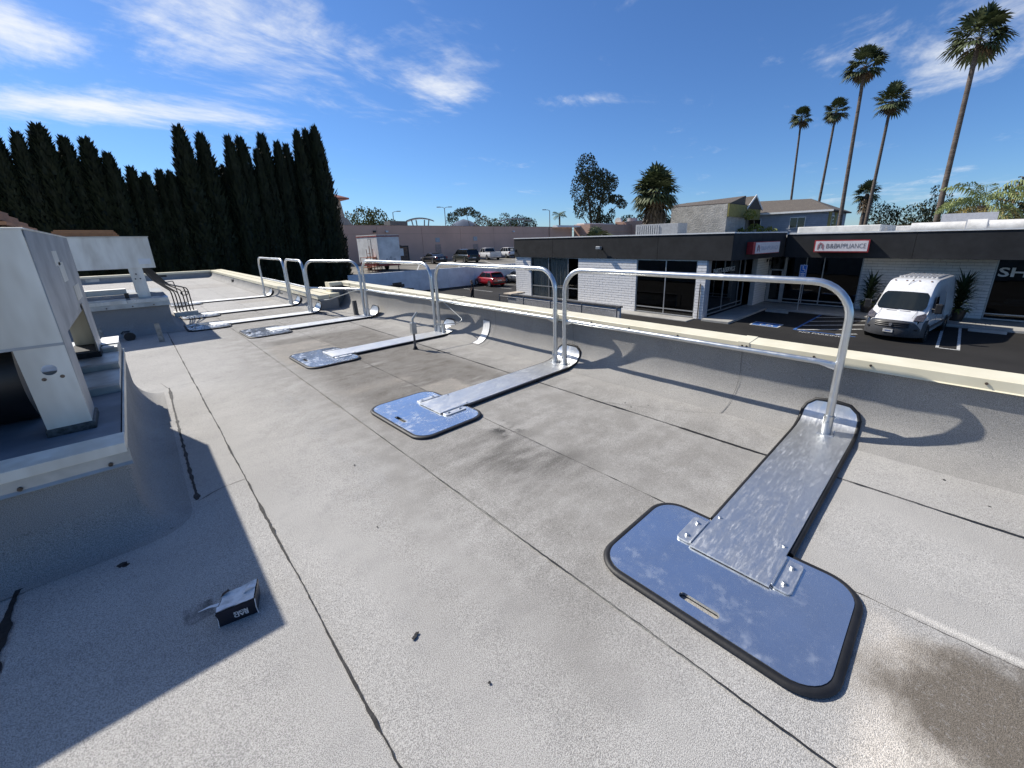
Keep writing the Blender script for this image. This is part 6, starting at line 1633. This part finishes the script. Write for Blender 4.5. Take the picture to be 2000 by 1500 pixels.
leafy('yellow green shrub growing between the stucco hall and the blue house', (50.2, 17.2, -1.5), [(0, 0, 5.3, 0.7, 0.5), (0.2, -0.6, 3.6, 0.9, 0.7), (-0.2, 0.5, 3.3, 0.8, 0.6), (0.5, -1.8, 3.3, 1.0, 0.7)], YEL, 330, 0.13, 'shrub', [([(0, 0, -1.5), (0, 0, 3.2), (0, 0.1, 5.0)], .1)])
leafy('rusty brown leafed tree at the right edge beyond the queen palm', (50.5, -3.6, -3), [(0, 0, 7.4, 2.2, 1.6), (-0.6, 1.0, 6.2, 1.6, 1.2), (1, -2, 7, 2.4, 1.8)], leaf_material('bronze_leaf', (0.16, 0.10, 0.045), (0.08, 0.075, 0.03)), 170, 0.17, trunks=[([(0, 0, 0), (0, 0, 7)], .2)])
leafy('dark green shrub mass under the rusty tree at the right edge', (47.5, -2.9, -3), [(0, 0, 5.6, 1.2, 0.9), (0.3, -1.4, 5.4, 1.4, 1.0), (0, 1.4, 5.0, 0.8, 0.6)], EUCM, 260, 0.14, 'shrub', [([(0, 0, 0), (0, 0, 5)], .15)])
for k, (x_, y_, z_, r_) in enumerate(((86, 10.2, 4.2, 2.4), (88, 6.2, 3.6, 2.6), (84, 4.2, 5.0, 1.5), (90, 1.0, 3.9, 2.6), (80, 3.2, 3.7, 1.6))):
    leafy(('leftmost', 'second', 'third, pointed', 'fourth', 'small fifth')[k]+' green tree beyond the store roof between the palm trunks', (x_, y_, -3), [(0, 0, z_+3, r_, r_*0.8), (0.5, -0.9, z_+4.0 if k == 2 else z_+2.4, r_*0.6, r_*0.7)]+([(0, 0, z_+5.0, 0.8, 0.9)] if k == 2 else []), GRN if k % 2 else EUCM, 130, 0.18, group='low green trees beyond the store roof', trunks=[([(0, 0, 0), (0, 0, z_+3)], .2)])


# ------------------------------------------------------------------ cypress row
def cypress_mesh(seed, H, Rm, fluff):
    random.seed(seed); core, lv = MB(), MB(); rings = []
    def rad(q): return Rm*(min(1.0, (1-q)**0.62*1.22))*(0.80+0.20*min(1, q*8))
    for k in range(19):
        q = k/18; rg = []
        for j in range(14):
            a = j*2*math.pi/14; rr = max(0.02, rad(q)*0.80*(1+0.10*noise.noise(Vector((math.cos(a)*1.5, math.sin(a)*1.5, q*9+seed)))))
            rg.append((rr*math.cos(a), rr*math.sin(a), q*H*0.97))
        rings.append(rg)
    core.loft(rings)
    for k in range(2600):
        q = random.random()**0.9; a = random.random()*6.283
        bump_ = 1+0.22*noise.noise(Vector((math.cos(a)*2.2, math.sin(a)*2.2, q*H*0.8+seed*3)))
        rr = rad(q)*bump_*(0.80+0.26*random.random()); z = q*H
        c = Vector((rr*math.cos(a), rr*math.sin(a), z)); o = Vector((math.cos(a), math.sin(a), 0)); s = Vector((-math.sin(a), math.cos(a), 0))
        L = fluff*(0.6+0.8*random.random()); w = L*0.24
        up_ = (Vector((0, 0, 1))+o*(0.25+0.5*random.random())+s*(random.random()-0.5)*0.5).normalized()
        c2 = c+up_*L
        lv.add([c-s*w, c+s*w+o*0.05, c2, c-o*0.08+up_*L*0.4], [(0, 1, 2), (0, 2, 3), (1, 3, 2)])
    return core, lv


CV = []
for k in range(4):
    core, lv = cypress_mesh(100+k, 12.0, 1.05, 0.42)
    CV.append((core, lv))
ctree = []
# (x, y, height above ground, radius factor)
row = [(-6.6, 40.3, 10.6, 1.2), (-5.2, 40, 11.2, 1.1), (-4.05, 40.2, 11.25, 1.0), (-3.05, 39.9, 11.1, .85), (-2.15, 40, 11.6, 1.15), (-1.2, 40.3, 11.1, .95), (-0.25, 40, 11.1, 1.05), (0.55, 39.8, 10.4, .85), (1.5, 40.2, 9.7, .85), (2.15, 40.0, 9.35, .80), (2.95, 40.3, 9.6, .90), (3.45, 39.9, 9.6, .75),
       (4.55, 40, 12.5, 1.15), (5.75, 40.2, 12.25, 1.05), (6.75, 40.6, 10.3, .8), (7.35, 39.9, 12.3, .90), (8.15, 40.2, 12.35, 1.0), (9.05, 39.9, 11.6, .8), (9.65, 40.3, 12.75, 1.0), (10.6, 40, 12.35, .85), (11.3, 40.3, 12.3, .85), (12.15, 39.8, 13.2, 1.0), (12.95, 40.2, 13.5, .95), (13.5, 39.7, 13.75, 1.1)]
NUMW = 'leftmost second third fourth fifth sixth seventh eighth ninth tenth eleventh twelfth'.split()
protos = [None]*4
TRK = mat('tree_bark', (0.10, 0.085, 0.07), 0.95, var=0.2)
for i, (x_, y_, h_, r_) in enumerate(row):
    lab = 'dark cypress, %s tree of the lower left group' % NUMW[i] if i < 12 else 'dark cypress, %s tree of the taller right group' % NUMW[i-12]
    v = i % 4
    if protos[v] is None:
        t = thing('cypress_tree', lab, 'cypress', (x_, y_, GZ), 0, 'row of dark cypress trees')
        core, lv = CV[v]; core.build('inner_crown', CYPM, t, smooth=60); lv.build('crown', CYPM, t, fix=False)
        MB().tube([(0, 0, -0.05), (0, 0, 1.2)], [0.16, 0.12], 8).build('trunk', TRK, t)
        t.scale = (r_, r_, h_/12.0); t.rotation_euler = (0, 0, i*1.3); protos[v] = t
    else:
        dup(protos[v], lab, (x_, y_, GZ), i*1.3, (r_, r_, h_/12.0))
